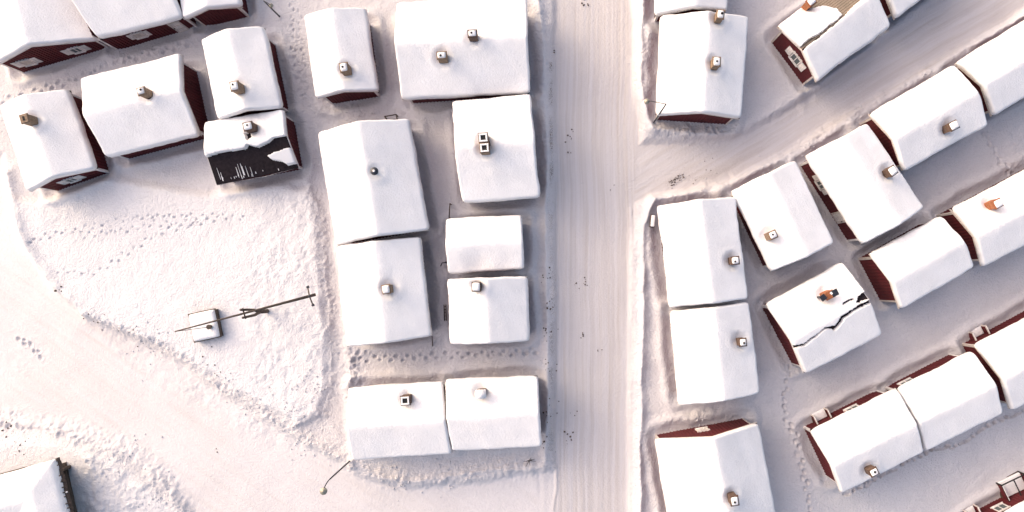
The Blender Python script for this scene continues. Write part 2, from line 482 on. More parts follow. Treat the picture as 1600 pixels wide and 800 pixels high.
HS('h34', [(1525, 822), (1578, 917), (1740, 842), (1685, 742)], 'red cabin in bottom right corner with railed porch along its wall', wall=2.7,
   porch=[('E0', 1508, 797, 1.1), ('E0', 1583, 752, 2.2)], win=[('E0', 1560, 785, 1.0, 0.9, 'plain', 0)])

OVG, OVE = 0.30, 0.48       # overhang at gables / eaves
def layout(d):
    zc = 0.0
    for _ in range(6):
        q = [P(u, v, zc) for u, v in d['quad']]
        c = sum(q) / 4
        base = float(dome(c[0], c[1])) + d['base']
        tanp = math.tan(math.radians(d['pitch']))
        zc = base + d['wall'] - OVE * tanp + 0.3
    q = np.array([p[:2] for p in q])
    ax = ((q[3] - q[0]) + (q[2] - q[1])) / 2
    th = math.atan2(ax[1], ax[0]); L = np.hypot(*ax)
    cr, sr = math.cos(th), math.sin(th)
    R = np.array([[cr, sr], [-sr, cr]])
    c = q.mean(0)
    loc = (q - c) @ R.T
    W = abs((loc[1, 1] + loc[2, 1]) - (loc[0, 1] + loc[3, 1])) / 2
    d.update(c=c, th=th, L=L, W=W, base_z=base, tanp=tanp, loc=loc, R=R,
             wx=L / 2 - OVG - d['gap'], wy=W / 2 - OVE)
    d['flip'] = loc[0, 1] > 0          # A lies on +y
def to_local(d, p):
    xy = d['R'] @ (np.array(p[:2]) - d['c']); return np.array([xy[0], xy[1], p[2] - d['base_z']])
def to_world(d, x, y, z):
    R = d['R']; return d['c'][0] + R[0, 0] * x + R[1, 0] * y, d['c'][1] + R[0, 1] * x + R[1, 1] * y, z + d['base_z']
for d in HOUSES.values(): layout(d)

# the L-shaped log storehouse, bottom left: outer corner of its eaves, the legs run left and down
SH_Z = 2.9
def sh_pt(u, v):
    p = PG(u, v, SH_Z); return p

# ---------------------------------------------------------------- ground sheet
def axis_coords(a, b, step, far, g=1.22):
    n = int((b - a) / step)
    mid = list(np.linspace(a, b, n))
    lo = []; s = step; x = a
    while x > -far: s *= g; x -= s; lo.append(x)
    hi = []; s = step; x = b
    while x < far: s *= g; x += s; hi.append(x)
    return np.array(lo[::-1] + mid + hi), len(lo)
STEP = 0.09
gx, ox = axis_coords(-50, 44, STEP, 3000)
gy, oy = axis_coords(-22, 26.5, STEP, 3000)
X, Y = np.meshgrid(gx, gy)
Z0 = dome(X, Y)
U, V = PIX(X, Y, np.minimum(Z0, H - 5) + 0.3)
wob = fbm(X, Y, 3.0, 4, 3) * 5
Uw = U + wob; Vw = V + fbm(X, Y, 3.0, 4, 31) * 5

MAIN = [(866, -900), (866, 100), (869, 250), (867, 400), (869, 560), (867, 720), (850, 1400), (992, 1400), (987, 700), (987, 500), (989, 380), (996, 310), (1004, 215), (992, 150), (990, 0), (990, -900)]
SIDE = [(985, 222), (1060, 224), (1150, 216), (1235, 168), (1300, 125), (1400, 55), (1475, 0), (1700, -160), (1950, -210), (1610, 10), (1500, 80), (1360, 163), (1250, 232), (1140, 286), (1030, 303), (985, 320)]
LEFT = [(-900, 200), (0, 240), (20, 330), (45, 402), (92, 465), (150, 508), (240, 543), (320, 598), (400, 652), (470, 692), (550, 742), (640, 764), (740, 756), (866, 735), (900, 1400), (300, 1400), (296, 800), (247, 747), (192, 707), (92, 674), (-900, 640)]
FIELD = [(16, 300), (38, 385), (90, 456), (150, 502), (248, 536), (340, 594), (420, 640), (465, 664), (505, 647), (519, 600), (519, 540), (513, 470), (508, 400), (503, 340), (487, 292), (440, 284), (330, 300), (170, 275), (60, 310)]
SWYARD = [(-900, 650), (90, 680), (188, 713), (240, 754), (290, 806), (290, 1400), (-900, 1400)]

pxm = F / H                                   # pixels per metre on the ground
sm = sdf(Uw, Vw, MAIN) / pxm
ss = sdf(Uw, Vw, SIDE) / pxm
sl = sdf(Uw, Vw, LEFT) / pxm
sf = sdf(Uw, Vw, FIELD) / pxm
sw = sdf(Uw, Vw, SWYARD) / pxm
rm = 1 - sstep(-0.25, 0.35, sm)
rs = 1 - sstep(-0.25, 0.45, ss)
rl = 1 - sstep(-0.3, 0.5, sl)
road = np.maximum(np.maximum(rm, rs), rl)
field = 1 - sstep(-0.7, 0.15, sf)
swy = 1 - sstep(-0.9, 0.2, sw)

Z = Z0 + 0.25
Z += fbm(X, Y, 7.0, 3, 11) * 0.10
Z += (fbm(X, Y, 1.6, 4, 12) * 0.035 + fbm(X, Y, 0.42, 2, 13) * 0.022) * (1 - 0.75 * road)
Z -= 0.28 * road
Z += 0.42 * field * (1 - road)
Z += 0.40 * swy * (1 - road)

def window_of(pts, marg):
    """grid window round a polyline given in pixels"""
    w = np.array([PG(max(-150, min(1750, u)), max(-120, min(920, v)))[:2] for u, v in pts])
    i0, i1 = np.searchsorted(gx, [w[:, 0].min() - marg, w[:, 0].max() + marg]); j0, j1 = np.searchsorted(gy, [w[:, 1].min() - marg, w[:, 1].max() + marg])
    return np.s_[j0:j1, i0:i1]

def bank(pts, h, w, lump=0.0, cell=0.4, seed=0, warp=1.0):
    k = window_of(pts, 3.5)
    x, y = X[k], Y[k]
    u = U[k] + fbm(x, y, 2.5, 3, 50 + seed) * 5 * warp; v = V[k] + fbm(x, y, 2.5, 3, 60 + seed) * 5 * warp
    dd = poly_dist(u, v, pts) / pxm
    env = (0.6 * np.exp(-(dd / w) ** 2) + 0.5 * np.exp(-(dd / (w * 0.45)) ** 1.3)) * (0.8 + 0.35 * fbm(x, y, 2.2, 3, 70 + seed))
    Z[k] += h * env
    if lump:
        e2 = np.exp(-(dd / (w * 1.6)) ** 2)
        pat = sstep(0.30, 0.75, 0.5 + 0.5 * fbm(x, y, 1.3, 3, 75 + seed))
        Z[k] += lump * e2 * (0.75 * pat * lumps(x, y, cell * 0.8, 80 + seed) + 0.4 * lumps(x, y, cell * 0.5, 90 + seed) + 0.45 * fbm(x, y, cell * 1.5, 4, 95 + seed, 0.65))
bank([(836, -60), (848, 50), (852, 130), (855, 250), (853, 330), (852, 400), (855, 500), (857, 620), (853, 716)], 0.42, 0.42, 0.10, 0.30, 1, 0.6)
bank([(1003, -60), (1000, 100), (1004, 160), (1016, 200)], 0.42, 0.42, 0.10, 0.3, 2, 0.9)
bank([(1019, 316), (1005, 350), (1004, 450), (1001, 560), (999, 700), (999, 860)], 0.45, 0.42, 0.10, 0.3, 3, 0.9)
bank([(988, 330), (987, 450), (985, 600), (985, 800)], 0.10, 0.22, 0.05, 0.25, 33, 0.4)
bank([(1020, 310), (1080, 300), (1140, 285), (1250, 230), (1350, 168), (1490, 86), (1640, 0)], 0.32, 0.32, 0.17, 0.36, 4)
bank([(1025, 203), (1090, 212), (1160, 207), (1240, 155), (1285, 131)], 0.14, 0.4, 0.14, 0.36, 5)
bank([(15, 270), (36, 365), (86, 450), (135, 490)], 0.45, 0.55, 0.03, 0.4, 6, 0.7)
bank([(135, 492), (240, 534), (330, 592), (410, 642), (480, 684), (548, 722)], 0.20, 0.45, 0.20, 0.33, 7)
bank([(-40, 655), (100, 672), (197, 708), (252, 752), (305, 830)], 0.30, 0.6, 0.20, 0.36, 8)
bank([(552, 728), (600, 746), (650, 750), (720, 740), (850, 728)], 0.22, 0.5, 0.24, 0.42, 9)
bank([(483, 285), (503, 340), (508, 400), (514, 470), (519, 540), (519, 600), (506, 645), (462, 662)], 0.16, 0.35, 0.16, 0.36, 10, 0.5)
bank([(545, 545), (552, 580), (548, 600)], 0.2, 0.6, 0.22, 0.36, 11)

def zone(pts, soft, amp, cell, seed, base=0.0):
    k = window_of(pts, 2.5)
    x, y = X[k], Y[k]
    m = 1 - sstep(-soft, soft, sdf(Uw[k], Vw[k], pts) / pxm)
    pat = sstep(0.35, 0.75, 0.5 + 0.5 * fbm(x, y, 1.8, 3, seed + 6))
    Z[k] += m * (base + amp * (lumps(x, y, cell * 0.8, seed) * 0.5 * pat + 0.35 * pat * lumps(x, y, cell * 0.4, seed + 3) + 0.7 * fbm(x, y, cell * 2.2, 5, seed, 0.6)))
zone([(495, 130), (560, 165), (600, 178), (640, 150), (640, 185), (560, 186), (500, 200)], 0.5, 0.22, 0.45, 200)
zone([(1018, 192), (1160, 196), (1150, 214), (1060, 222), (1020, 214)], 0.4, 0.22, 0.40, 210)
zone([(1028, 645), (1120, 636), (1170, 650), (1120, 662), (1030, 668)], 0.3, 0.22, 0.42, 220)
zone([(385, 290), (490, 300), (503, 400), (515, 560), (505, 645), (440, 640), (400, 600), (385, 400)], 1.0, 0.13, 0.50, 230)
zone([(120, 680), (250, 760), (290, 830), (120, 830), (130, 740)], 0.6, 0.22, 0.55, 240)
zone([(440, 690), (545, 650), (545, 715), (470, 705)], 0.8, 0.10, 0.3, 250)
zone([(130, 490), (300, 560), (420, 650), (520, 720), (420, 700), (300, 640), (180, 560)], 0.8, 0.07, 0.28, 260)
zone([(480, 30), (500, 150), (480, 190), (455, 150), (440, 40)], 0.5, 0.10, 0.4, 270)
zone([(1560, 190), (1600, 180), (1640, 220), (1590, 260)], 0.5, 0.15, 0.5, 280)
zone([(1250, 150), (1285, 130), (1270, 170), (1200, 200)], 0.4, 0.12, 0.4, 285)
zone([(-200, 560), (60, 520), (80, 560), (40, 600)], 0.8, 0.04, 0.5, 290)

# lane coordinates: across / along each road
lane = np.zeros(X.shape + (3,), np.float32)
lane[..., 0] = X; lane[..., 1] = Y
ca, sa = math.cos(math.radians(31)), math.sin(math.radians(31))
ms = rs > np.maximum(rm, rl)
lane[..., 0] = np.where(ms, -X * sa + Y * ca + 90, lane[..., 0]); lane[..., 1] = np.where(ms, X * ca + Y * sa, lane[..., 1])
cl, sl_ = math.cos(math.radians(-33)), math.sin(math.radians(-33))
ml = (rl >= rm) & (rl > 0.02) & (U < 840)
lane[..., 0] = np.where(ml, (-X * sl_ + Y * cl) + 200, lane[..., 0]); lane[..., 1] = np.where(ml, X * cl + Y * sl_, lane[..., 1])
wand = fbm(X, Y, 7, 3, 420) * 0.22 + fbm(X, Y, 2.0, 2, 421) * 0.05
lane[..., 0] += wand
lane[..., 1] = np.where(ms | ml, lane[..., 1] * 2.0, lane[..., 1])
lane[..., 0] = np.where(ms | ml, lane[..., 0] * 0.6, lane[..., 0])
ruts = vnoise(lane[..., 0] * 3.2, lane[..., 1] * 0.03, 400) * 0.6 + vnoise(lane[..., 0] * 8.0, lane[..., 1] * 0.05, 401) * 0.4
Z += road * (ruts - 0.5) * 0.045
road_col = rm * 1.0
road_col = np.maximum(road_col, rs * 0.9)
road_col = np.maximum(road_col, rl * 0.5 * (0.7 + 0.6 * fbm(X, Y, 9, 3, 410)))
road_col = np.clip(road_col, 0, 1)

# untrodden snow, its colour also lifted to brighten the left: the open field, the lower left yard, the wide fork and the tops of the plough banks
fresh_lift = np.maximum(field, swy)
for pts, w in (([(836, -60), (848, 50), (852, 130), (855, 250), (853, 330), (852, 400), (855, 500), (857, 620), (853, 716)], .35),
               ([(1003, -60), (1000, 100), (1004, 160), (1016, 200)], .5), ([(1019, 316), (1005, 350), (1004, 450), (1001, 560), (999, 700), (999, 860)], .5),
               ([(1020, 310), (1080, 300), (1140, 285), (1250, 230), (1350, 168), (1490, 86), (1640, 0)], .45), ([(15, 270), (36, 365), (86, 450), (135, 490)], .8)):
    k = window_of(pts, 2)
    fresh_lift[k] = np.maximum(fresh_lift[k], 0.7 * np.exp(-(poly_dist(Uw[k], Vw[k], pts) / pxm / w) ** 2))
# wind scoops and drifts round the walls
for d in HOUSES.values():
    cx, cy = d['c']; r = max(d['L'], d['W']) / 2 + 3
    i0, i1 = np.searchsorted(gx, [cx - r - 2, cx + r + 2]); j0, j1 = np.searchsorted(gy, [cy - r - 2, cy + r + 2])
    sx = X[j0:j1, i0:i1] - cx; sy = Y[j0:j1, i0:i1] - cy
    if sx.size == 0: continue
    R = d['R']
    lx = np.abs(R[0, 0] * sx + R[0, 1] * sy) - d['wx']; ly = np.abs(R[1, 0] * sx + R[1, 1] * sy) - d['wy']
    dd = np.hypot(np.maximum(lx, 0), np.maximum(ly, 0)) + np.minimum(np.maximum(lx, ly), 0)
    w = fbm(X[j0:j1, i0:i1], Y[j0:j1, i0:i1], 2.5, 3, 500) * 0.25
    Z[j0:j1, i0:i1] += (1 - road[j0:j1, i0:i1]) * (0.20 * np.exp(-((dd - 0.95 + w) / 0.35) ** 2) - 0.16 * (1 - sstep(0.0, 0.75, dd + w)))

# footprints
def dimple(px, py, r, depth, ang=0.0, rim=0.25, stretch=1.5):
    i0, i1 = np.searchsorted(gx, [px - 3 * r, px + 3 * r]); j0, j1 = np.searchsorted(gy, [py - 3 * r, py + 3 * r])
    if i1 <= i0 or j1 <= j0: return
    dx = X[j0:j1, i0:i1] - px; dy = Y[j0:j1, i0:i1] - py
    c, s_ = math.cos(ang), math.sin(ang)
    a = (dx * c + dy * s_) / (r * stretch); b = (-dx * s_ + dy * c) / r
    q = np.sqrt(a * a + b * b)
    Z[j0:j1, i0:i1] += -depth * np.exp(-(q ** 4)) + depth * rim * np.exp(-((q - 1.45) / 0.35) ** 2)
def trail(pts, step=0.42, sway=0.16, r=0.10, depth=0.10, jit=0.06, seed=0):
    rr = random.Random(seed)
    w = [PG(u, v)[:2] for u, v in pts]
    acc = 0.0; k = 0
    for a, b in zip(w[:-1], w[1:]):
        dv = b - a; ln = np.hypot(*dv); t = acc
        dn = dv / ln; ang = math.atan2(dn[1], dn[0])
        while t < ln:
            p = a + dn * t + np.array([-dn[1], dn[0]]) * (sway * (1 if k % 2 else -1)) + np.array([rr.gauss(0, jit), rr.gauss(0, jit)])
            dimple(p[0], p[1], r * rr.uniform(0.8, 1.2), depth * rr.uniform(0.7, 1.2), ang + rr.gauss(0, .25))
            k += 1; t += step * rr.uniform(0.85, 1.15)
        acc = t - ln
trail([(556, 562), (600, 559), (680, 556), (760, 553), (845, 547)], 0.50, 0.17, 0.12, 0.16, 0.04, 1)
trail([(458, 12), (462, 60), (466, 100), (472, 150)], 0.42, 0.15, 0.10, 0.10, 0.08, 3)
trail([(470, 20), (472, 70), (478, 120), (490, 180)], 0.5, 0.12, 0.10, 0.08, 0.1, 4)
trail([(60, 376), (140, 357), (215, 341), (300, 339), (390, 341)], 0.45, 0.15, 0.09, 0.10, 0.07, 5)
trail([(140, 368), (200, 362), (250, 350), (330, 352)], 0.45, 0.15, 0.09, 0.10, 0.07, 6)
trail([(100, 424), (160, 426), (210, 393), (255, 367), (300, 354), (345, 343)], 0.55, 0.16, 0.09, 0.10, 0.06, 7)
trail([(1242, 556), (1228, 590), (1222, 620), (1226, 650), (1240, 680), (1250, 720), (1258, 760), (1266, 815)], 0.52, 0.12, 0.13, 0.20, 0.06, 8)
trail([(-10, 162), (30, 155), (90, 135), (160, 108), (240, 84), (300, 70)], 0.55, 0.14, 0.14, 0.12, 0.09, 9)
trail([(1536, 208), (1548, 230), (1560, 255), (1580, 275)], 0.45, 0.14, 0.14, 0.14, 0.06, 10)
trail([(1320, 770), (1380, 738), (1430, 710), (1500, 690), (1560, 655), (1610, 638)], 0.26, 0.03, 0.12, 0.20, 0.10, 11)
trail([(1190, 470), (1205, 510), (1232, 545)], 0.42, 0.12, 0.13, 0.13, 0.06, 12)
trail([(30, 530), (50, 545), (66, 556)], 0.4, 0.14, 0.13, 0.12, 0.08, 13)
trail([(560, 600), (552, 570), (572, 545)], 0.4, 0.2, 0.14, 0.15, 0.1, 14)

# dirt left by the plough
dirt = np.zeros_like(X)
def dirty(pts, w, a, seed):
    k = window_of(pts, 3)
    dd = poly_dist(Uw[k], Vw[k], pts) / pxm
    dirt[k] = np.maximum(dirt[k], a * np.exp(-(dd / w) ** 2) * np.clip(0.55 + 1.2 * fbm(X[k], Y[k], 1.2, 4, 600 + seed), 0, 1))
dirty([(860, 100), (861, 200), (861, 290)], 0.14, 1.6, 1)
dirty([(861, 330), (862, 560), (862, 700)], 0.22, 0.8, 2)
dirty([(1044, 286), (1062, 278)], 0.22, 0.7, 3)
dirty([(1062, 280), (1100, 276), (1140, 262)], 0.2, 0.35, 4)
dirty([(150, 500), (250, 545), (330, 600)], 0.7, 0.22, 5)
dirty([(500, 175), (600, 172)], 0.5, 0.25, 6)

ground = grid_mesh('ground', np.stack([X, Y, Z], -1), len(gx), len(gy), M_GROUND)
tag(ground, 'snow covered ground with ploughed roads, banks and footprints', None, None, 'structure')
for nm, arr in (('road', road_col), ('dirt', dirt), ('fresh_lift', fresh_lift), ('packed', road)):
    at = ground.data.attributes.new(nm, 'FLOAT', 'POINT'); at.data.foreach_set('value', arr.astype(np.float32).ravel())
at = ground.data.attributes.new('lane', 'FLOAT_VECTOR', 'POINT'); at.data.foreach_set('vector', lane.ravel())

def ground_z(x, y):
    i = int(np.clip(np.searchsorted(gx, x), 1, len(gx) - 1)); j = int(np.clip(np.searchsorted(gy, y), 1, len(gy) - 1))
    return float(Z[j, i])

# ---------------------------------------------------------------- house builder
def lines_with_edges(L, step):
    e = [0, .02, .06, .12, .2, .3, .42]
    n = max(4, int((L - 0.84) / step))
    mid = list(np.linspace(.42, L - .42, n + 1))[1:-1]
    return np.array(e + mid + [L - a for a in e[::-1]])

def roof_z(d, y):           # underside of the roof in house coordinates
    return d['wall'] + (d['wy'] - np.abs(y)) * d['tanp']

def wall_frame(d, side):
    """origin, along, outward for a wall in house coordinates"""
    lowy = 1 if d['flip'] else -1          # sign of y at A
    if side == 'G0': return (-d['wx'], 0), (0, 1), (-1, 0), d['wy']
    if side == 'G1': return (d['wx'], 0), (0, 1), (1, 0), d['wy']
    s = lowy if side in ('E0', 'D0') else -lowy
    return (0, s * d['wy']), (1, 0), (0, s), d['wx']

def wbox(mb, fr, a0, a1, n0, n1, z0, z1):
    o, al, nn = fr
    am, nm = (a0 + a1) / 2, (n0 + n1) / 2
    cx = o[0] + al[0] * am + nn[0] * nm; cy = o[1] + al[1] * am + nn[1] * nm
    sx = abs(al[0] * (a1 - a0)) + abs(nn[0] * (n1 - n0)); sy = abs(al[1] * (a1 - a0)) + abs(nn[1] * (n1 - n0))
    mb.box((cx, cy, (z0 + z1) / 2), (sx, sy, z1 - z0))

def add_window(root, d, spec):
    side, u, v, w, h, style, shw = spec
    o, al, nn, half = wall_frame(d, side)
    p = to_local(d, P(u, v, d['base_z'] + 1.45))
    a = float((p[0] - o[0]) * al[0] + (p[1] - o[1]) * al[1])
    a = max(-half + w / 2 + shw + .2, min(half - w / 2 - shw - .2, a))
    fr = (o, al, nn); z0 = 0.95; z1 = z0 + h
    m = MB(); t = 0.09
    for a0, a1, q0, q1 in ((a - w / 2, a + w / 2, z0, z0 + t), (a - w / 2, a + w / 2, z1 - t, z1), (a - w / 2, a - w / 2 + t, z0 + t, z1 - t), (a + w / 2 - t, a + w / 2, z0 + t, z1 - t)):
        wbox(m, fr, a0, a1, 0.0, 0.10, q0, q1)
    win = m.build('window', M_WHITE, root)
    m = MB(); wbox(m, fr, a - w / 2 - .06, a + w / 2 + .06, 0, .15, z0 - .06, z0 - .002); m.build('sill', M_WHITE, win)
    m = MB(); wbox(m, fr, a - w / 2 - .05, a + w / 2 + .05, 0, .13, z1 + .002, z1 + .07); m.build('lintel', M_WHITE, win)
    if style in ('open', 'plain'):
        m = MB(); wbox(m, fr, a - .03, a + .03, 0, .075, z0 + t, z1 - t); m.build('mullion', M_WHITE, win)
        for a0, a1 in ((a - w / 2 + t, a - .03), (a + .03, a + w / 2 - t)):
            m = MB(); wbox(m, fr, a0, a1, .0, .055, z0 + t, z1 - t); m.build('pane', M_GLASS, win)
    else:
        for a0, a1 in ((a - w / 2 + t, a - .005), (a + .005, a + w / 2 - t)):
            m = MB(); wbox(m, fr, a0, a1, .0, .06, z0 + t, z1 - t)
            for k in range(6):
                zz = z0 + t + .06 + k * (h - 2 * t - .1) / 6
                wbox(m, fr, a0 + .04, a1 - .04, .06, .08, zz, zz + .06)
            m.build('shutter', M_CREAM if style == 'closed' else M_WHITE, win)
    if shw and style in ('open', 'closed'):
        for sgn in (-1, 1):
            a0, a1 = sorted((a + sgn * (w / 2 + .03), a + sgn * (w / 2 + shw)))
            m = MB(); wbox(m, fr, a0, a1, .04, .075, z0, z1)
            for k in range(7):
                zz = z0 + .05 + k * (h - .1) / 7
                wbox(m, fr, a0 + .05, a1 - .05, .075, .10, zz, zz + .07)
            m.build('shutter', M_WHITE, win)

def add_door(root, d, side, u, v):
    o, al, nn, half = wall_frame(d, side)
    p = to_local(d, P(u, v, d['base_z'] + 1.2))
    a = float((p[0] - o[0]) * al[0] + (p[1] - o[1]) * al[1]); a = max(-half + .7, min(half - .7, a)); fr = (o, al, nn)
    m = MB(); wbox(m, fr, a - .5, a + .5, 0, .07, .02, 2.0)
    dr = m.build('door', M_CREAM, root)
    m = MB(); wbox(m, fr, a + .34, a + .40, .07, .13, .95, 1.1); m.build('handle', M_METAL, dr)
    for k in range(3):
        m = MB(); wbox(m, fr, a - .38, a + .28, .071, .09, .25 + .6 * k, .68 + .6 * k); m.build('panel', M_WHITE, dr)

def add_porch(root, d, spec):
    side, u, v, w = spec
    o, al, nn, half = wall_frame(d, side)
    p = to_local(d, P(u, v, d['base_z'] + 0.9))
    a = float((p[0] - o[0]) * al[0] + (p[1] - o[1]) * al[1]); fr = (o, al, nn)
    a = max(-half + w / 2, min(half - w / 2, a))
    dep = 0.8 if w < 2 else 1.5
    trim = M_CREAM if w < 2 else M_SOOT
    m = MB(); wbox(m, fr, a - w / 2, a + w / 2, .02, dep, -.5, .28); po = m.build('porch', M_OLDWOOD, root)
    for sgn in (-1, 1):
        e = a + sgn * (w / 2 - .04)
        m = MB(); wbox(m, fr, e - .045, e + .045, dep - .10, dep - .01, .28, 1.05); m.build('post', trim, po)
        m = MB(); wbox(m, fr, e - .06, e + .06, .03, dep, 1.05, 1.12); m.build('rail', trim, po)
        for k in range(3):
            m = MB(); wbox(m, fr, e - .02, e + .02, .06, dep - .1, .34 + k * .24, .54 + k * .24); m.build('side_board', M_RED, po)
        m = MB(); wbox(m, fr, e - .035, e + .035, .10, dep - .06, 1.122, 1.17); m.build('rail_snow', M_SNOW, po, True, .03)
    if w > 2:
        m = MB(); wbox(m, fr, a - w / 2, a + w / 2, dep - .06, dep + .02, 1.05, 1.13); m.build('rail', trim, po)
        m = MB(); wbox(m, fr, a - .04, a + .04, .05, dep - .06, 1.06, 1.12); m.build('rail', trim, po)
    m = MB(); wbox(m, fr, a - w / 2 + .1, a + w / 2 - .1, .05, dep - .02, .282, .55); m.build('floor_snow', M_SNOW, po, True, .08)

def add_chimney(root, d, spec, rs):
    u, v, style, colour = spec
    # height of the top from the roof under it
    zt = d['base_z'] + d['wall'] + d['wy'] * d['tanp'] + 0.6
    for _ in range(4):
        p = to_local(d, P(u, v, zt)); zr = float(roof_z(d, p[1])) + d['thick'] + 0.1
        zt = d['base_z'] + zr + (0.8 if style != 'pipe' else 0.6)
    x, y = float(p[0]), float(p[1]); top = zt - d['base_z']; bot = float(roof_z(d, p[1])) - 0.2
    mat = {'tan': M_TAN, 'brown': M_BROWN, 'orange': M_ORANGE, 'metal': M_GREYMETAL}[colour]
    rot = rs.uniform(-.04, .04)
    if style == 'pipe':
        m = MB(); m.tube([(x, y, bot), (x, y, top - .12)], .13, 14); c = m.build('vent_pipe', M_GREYMETAL, root, False)
        m = MB(); m.tube([(x, y, top - .14), (x, y, top - .10), (x, y, top)], [.30, .30, .12], 16); m.build('cowl', M_METAL, c)
        m = MB(); m.tube([(x, y, top - .005), (x, y, top + .03)], [.10, .07], 12); m.build('snow_cap', M_SNOW, c, True)
        return (x, y, .45, .14)
    w, l = rs.uniform(.48, .60), rs.uniform(.54, .68)
    if style == 'open': w = l = .64
    m = MB()
    m.box((x, y, (bot + top - .14) / 2), (l, w, top - .14 - bot), rot)
    m.box((x, y, top - .10), (l + .10, w + .10, .08), rot)
    m.box((x, y, top - .03), (l + .02, w + .02, .06), rot)
    c = m.build('chimney', mat, root)
    def cap(h, r, hx, hy, hs):
        # rounded snow cushion
        n = 12; vs = []; fs = []
        g = np.linspace(-1, 1, n)
        GX, GY = np.meshgrid(g, g)
        k = np.clip(1 - np.maximum(np.abs(GX), np.abs(GY)) ** 6, 0, 1) ** .5
        rr_ = np.hypot(GX, GY)
        k2 = np.clip(1 - rr_ ** 2 * (.40 if h > .3 else .12), 0, 1)
        if h > .3: k = np.sqrt(np.clip(1.02 - rr_ ** 2, 0, 1)); k2 = 1.0
        sx = (l / 2 + r); sy = (w / 2 + r)
        cc, sc = math.cos(rot), math.sin(rot)
        fx = GX * sx * (1 - .08 * GY ** 2); fy = GY * sy * (1 - .08 * GX ** 2)
        pts = np.stack([x + fx * cc - fy * sc, y + fx * sc + fy * cc, top + .004 + h * k * k2], -1)
        oo = grid_mesh('snow_cap', pts, n, n, M_SNOW); oo.parent = c
        if hs:
            m = MB(); zz = top + h * .95
            m.tube([(x + hx, y + hy, zz - .1), (x + hx, y + hy, zz + .035)], hs, 12); m.build('flue', M_SOOT, c)
    ho = to_local(d, P(u, v, zt))
    if style == 'cap': cap(.13, -.03, rs.uniform(-.08, .08), rs.uniform(-.08, .08), rs.uniform(.07, .1))
    elif style == 'plain': cap(.17, -.01, 0, 0, 0)
    elif style == 'round': cap(.42, .10, 0, 0, 0)
    elif style == 'slot':
        m = MB(); m.box((x, y, top + .006), (.34, .15, .03), rot); m.build('flue', M_SOOT, c)
    elif style == 'open':
        m = MB(); m.box((x, y, top + .004), (.36, .36, .02), rot); m.build('flue', M_SOOT, c)
        m = MB(); s1 = .24
        for dx, dy, a_, b_ in ((0, s1, .62, .12), (0, -s1, .62, .12), (s1, 0, .12, .34), (-s1, 0, .12, .34)):
            m.box((x + dx, y + dy, top + .04), (a_, b_, .07), 0)
        m.build('snow_cap', M_SNOW, c, False, .02)
    elif style == 'cowl':
        for dx, q in ((.36, .8), (-.58, .7)):
            m = MB()
            if dx < 0:
                m.tube([(x + dx, y + .1, bot), (x + dx, y + .1, top - .1)], .1, 10)
            m.box((x + dx, y + (.1 if dx < 0 else 0), top + .10), (.62 * q, .62 * q, .05), rot + (.2 if dx < 0 else 0))
            m.box((x + dx, y + (.1 if dx < 0 else 0), top + .03), (.4 * q, .4 * q, .1), rot)
            m.build('cowl', M_METAL, c)
        m = MB(); m.box((x + .1, y + .1, top + .14), (.16, .2, .03), .3); m.build('snow_cap', M_SNOW, c, False, .01)
    return (x, y, .55, .36)

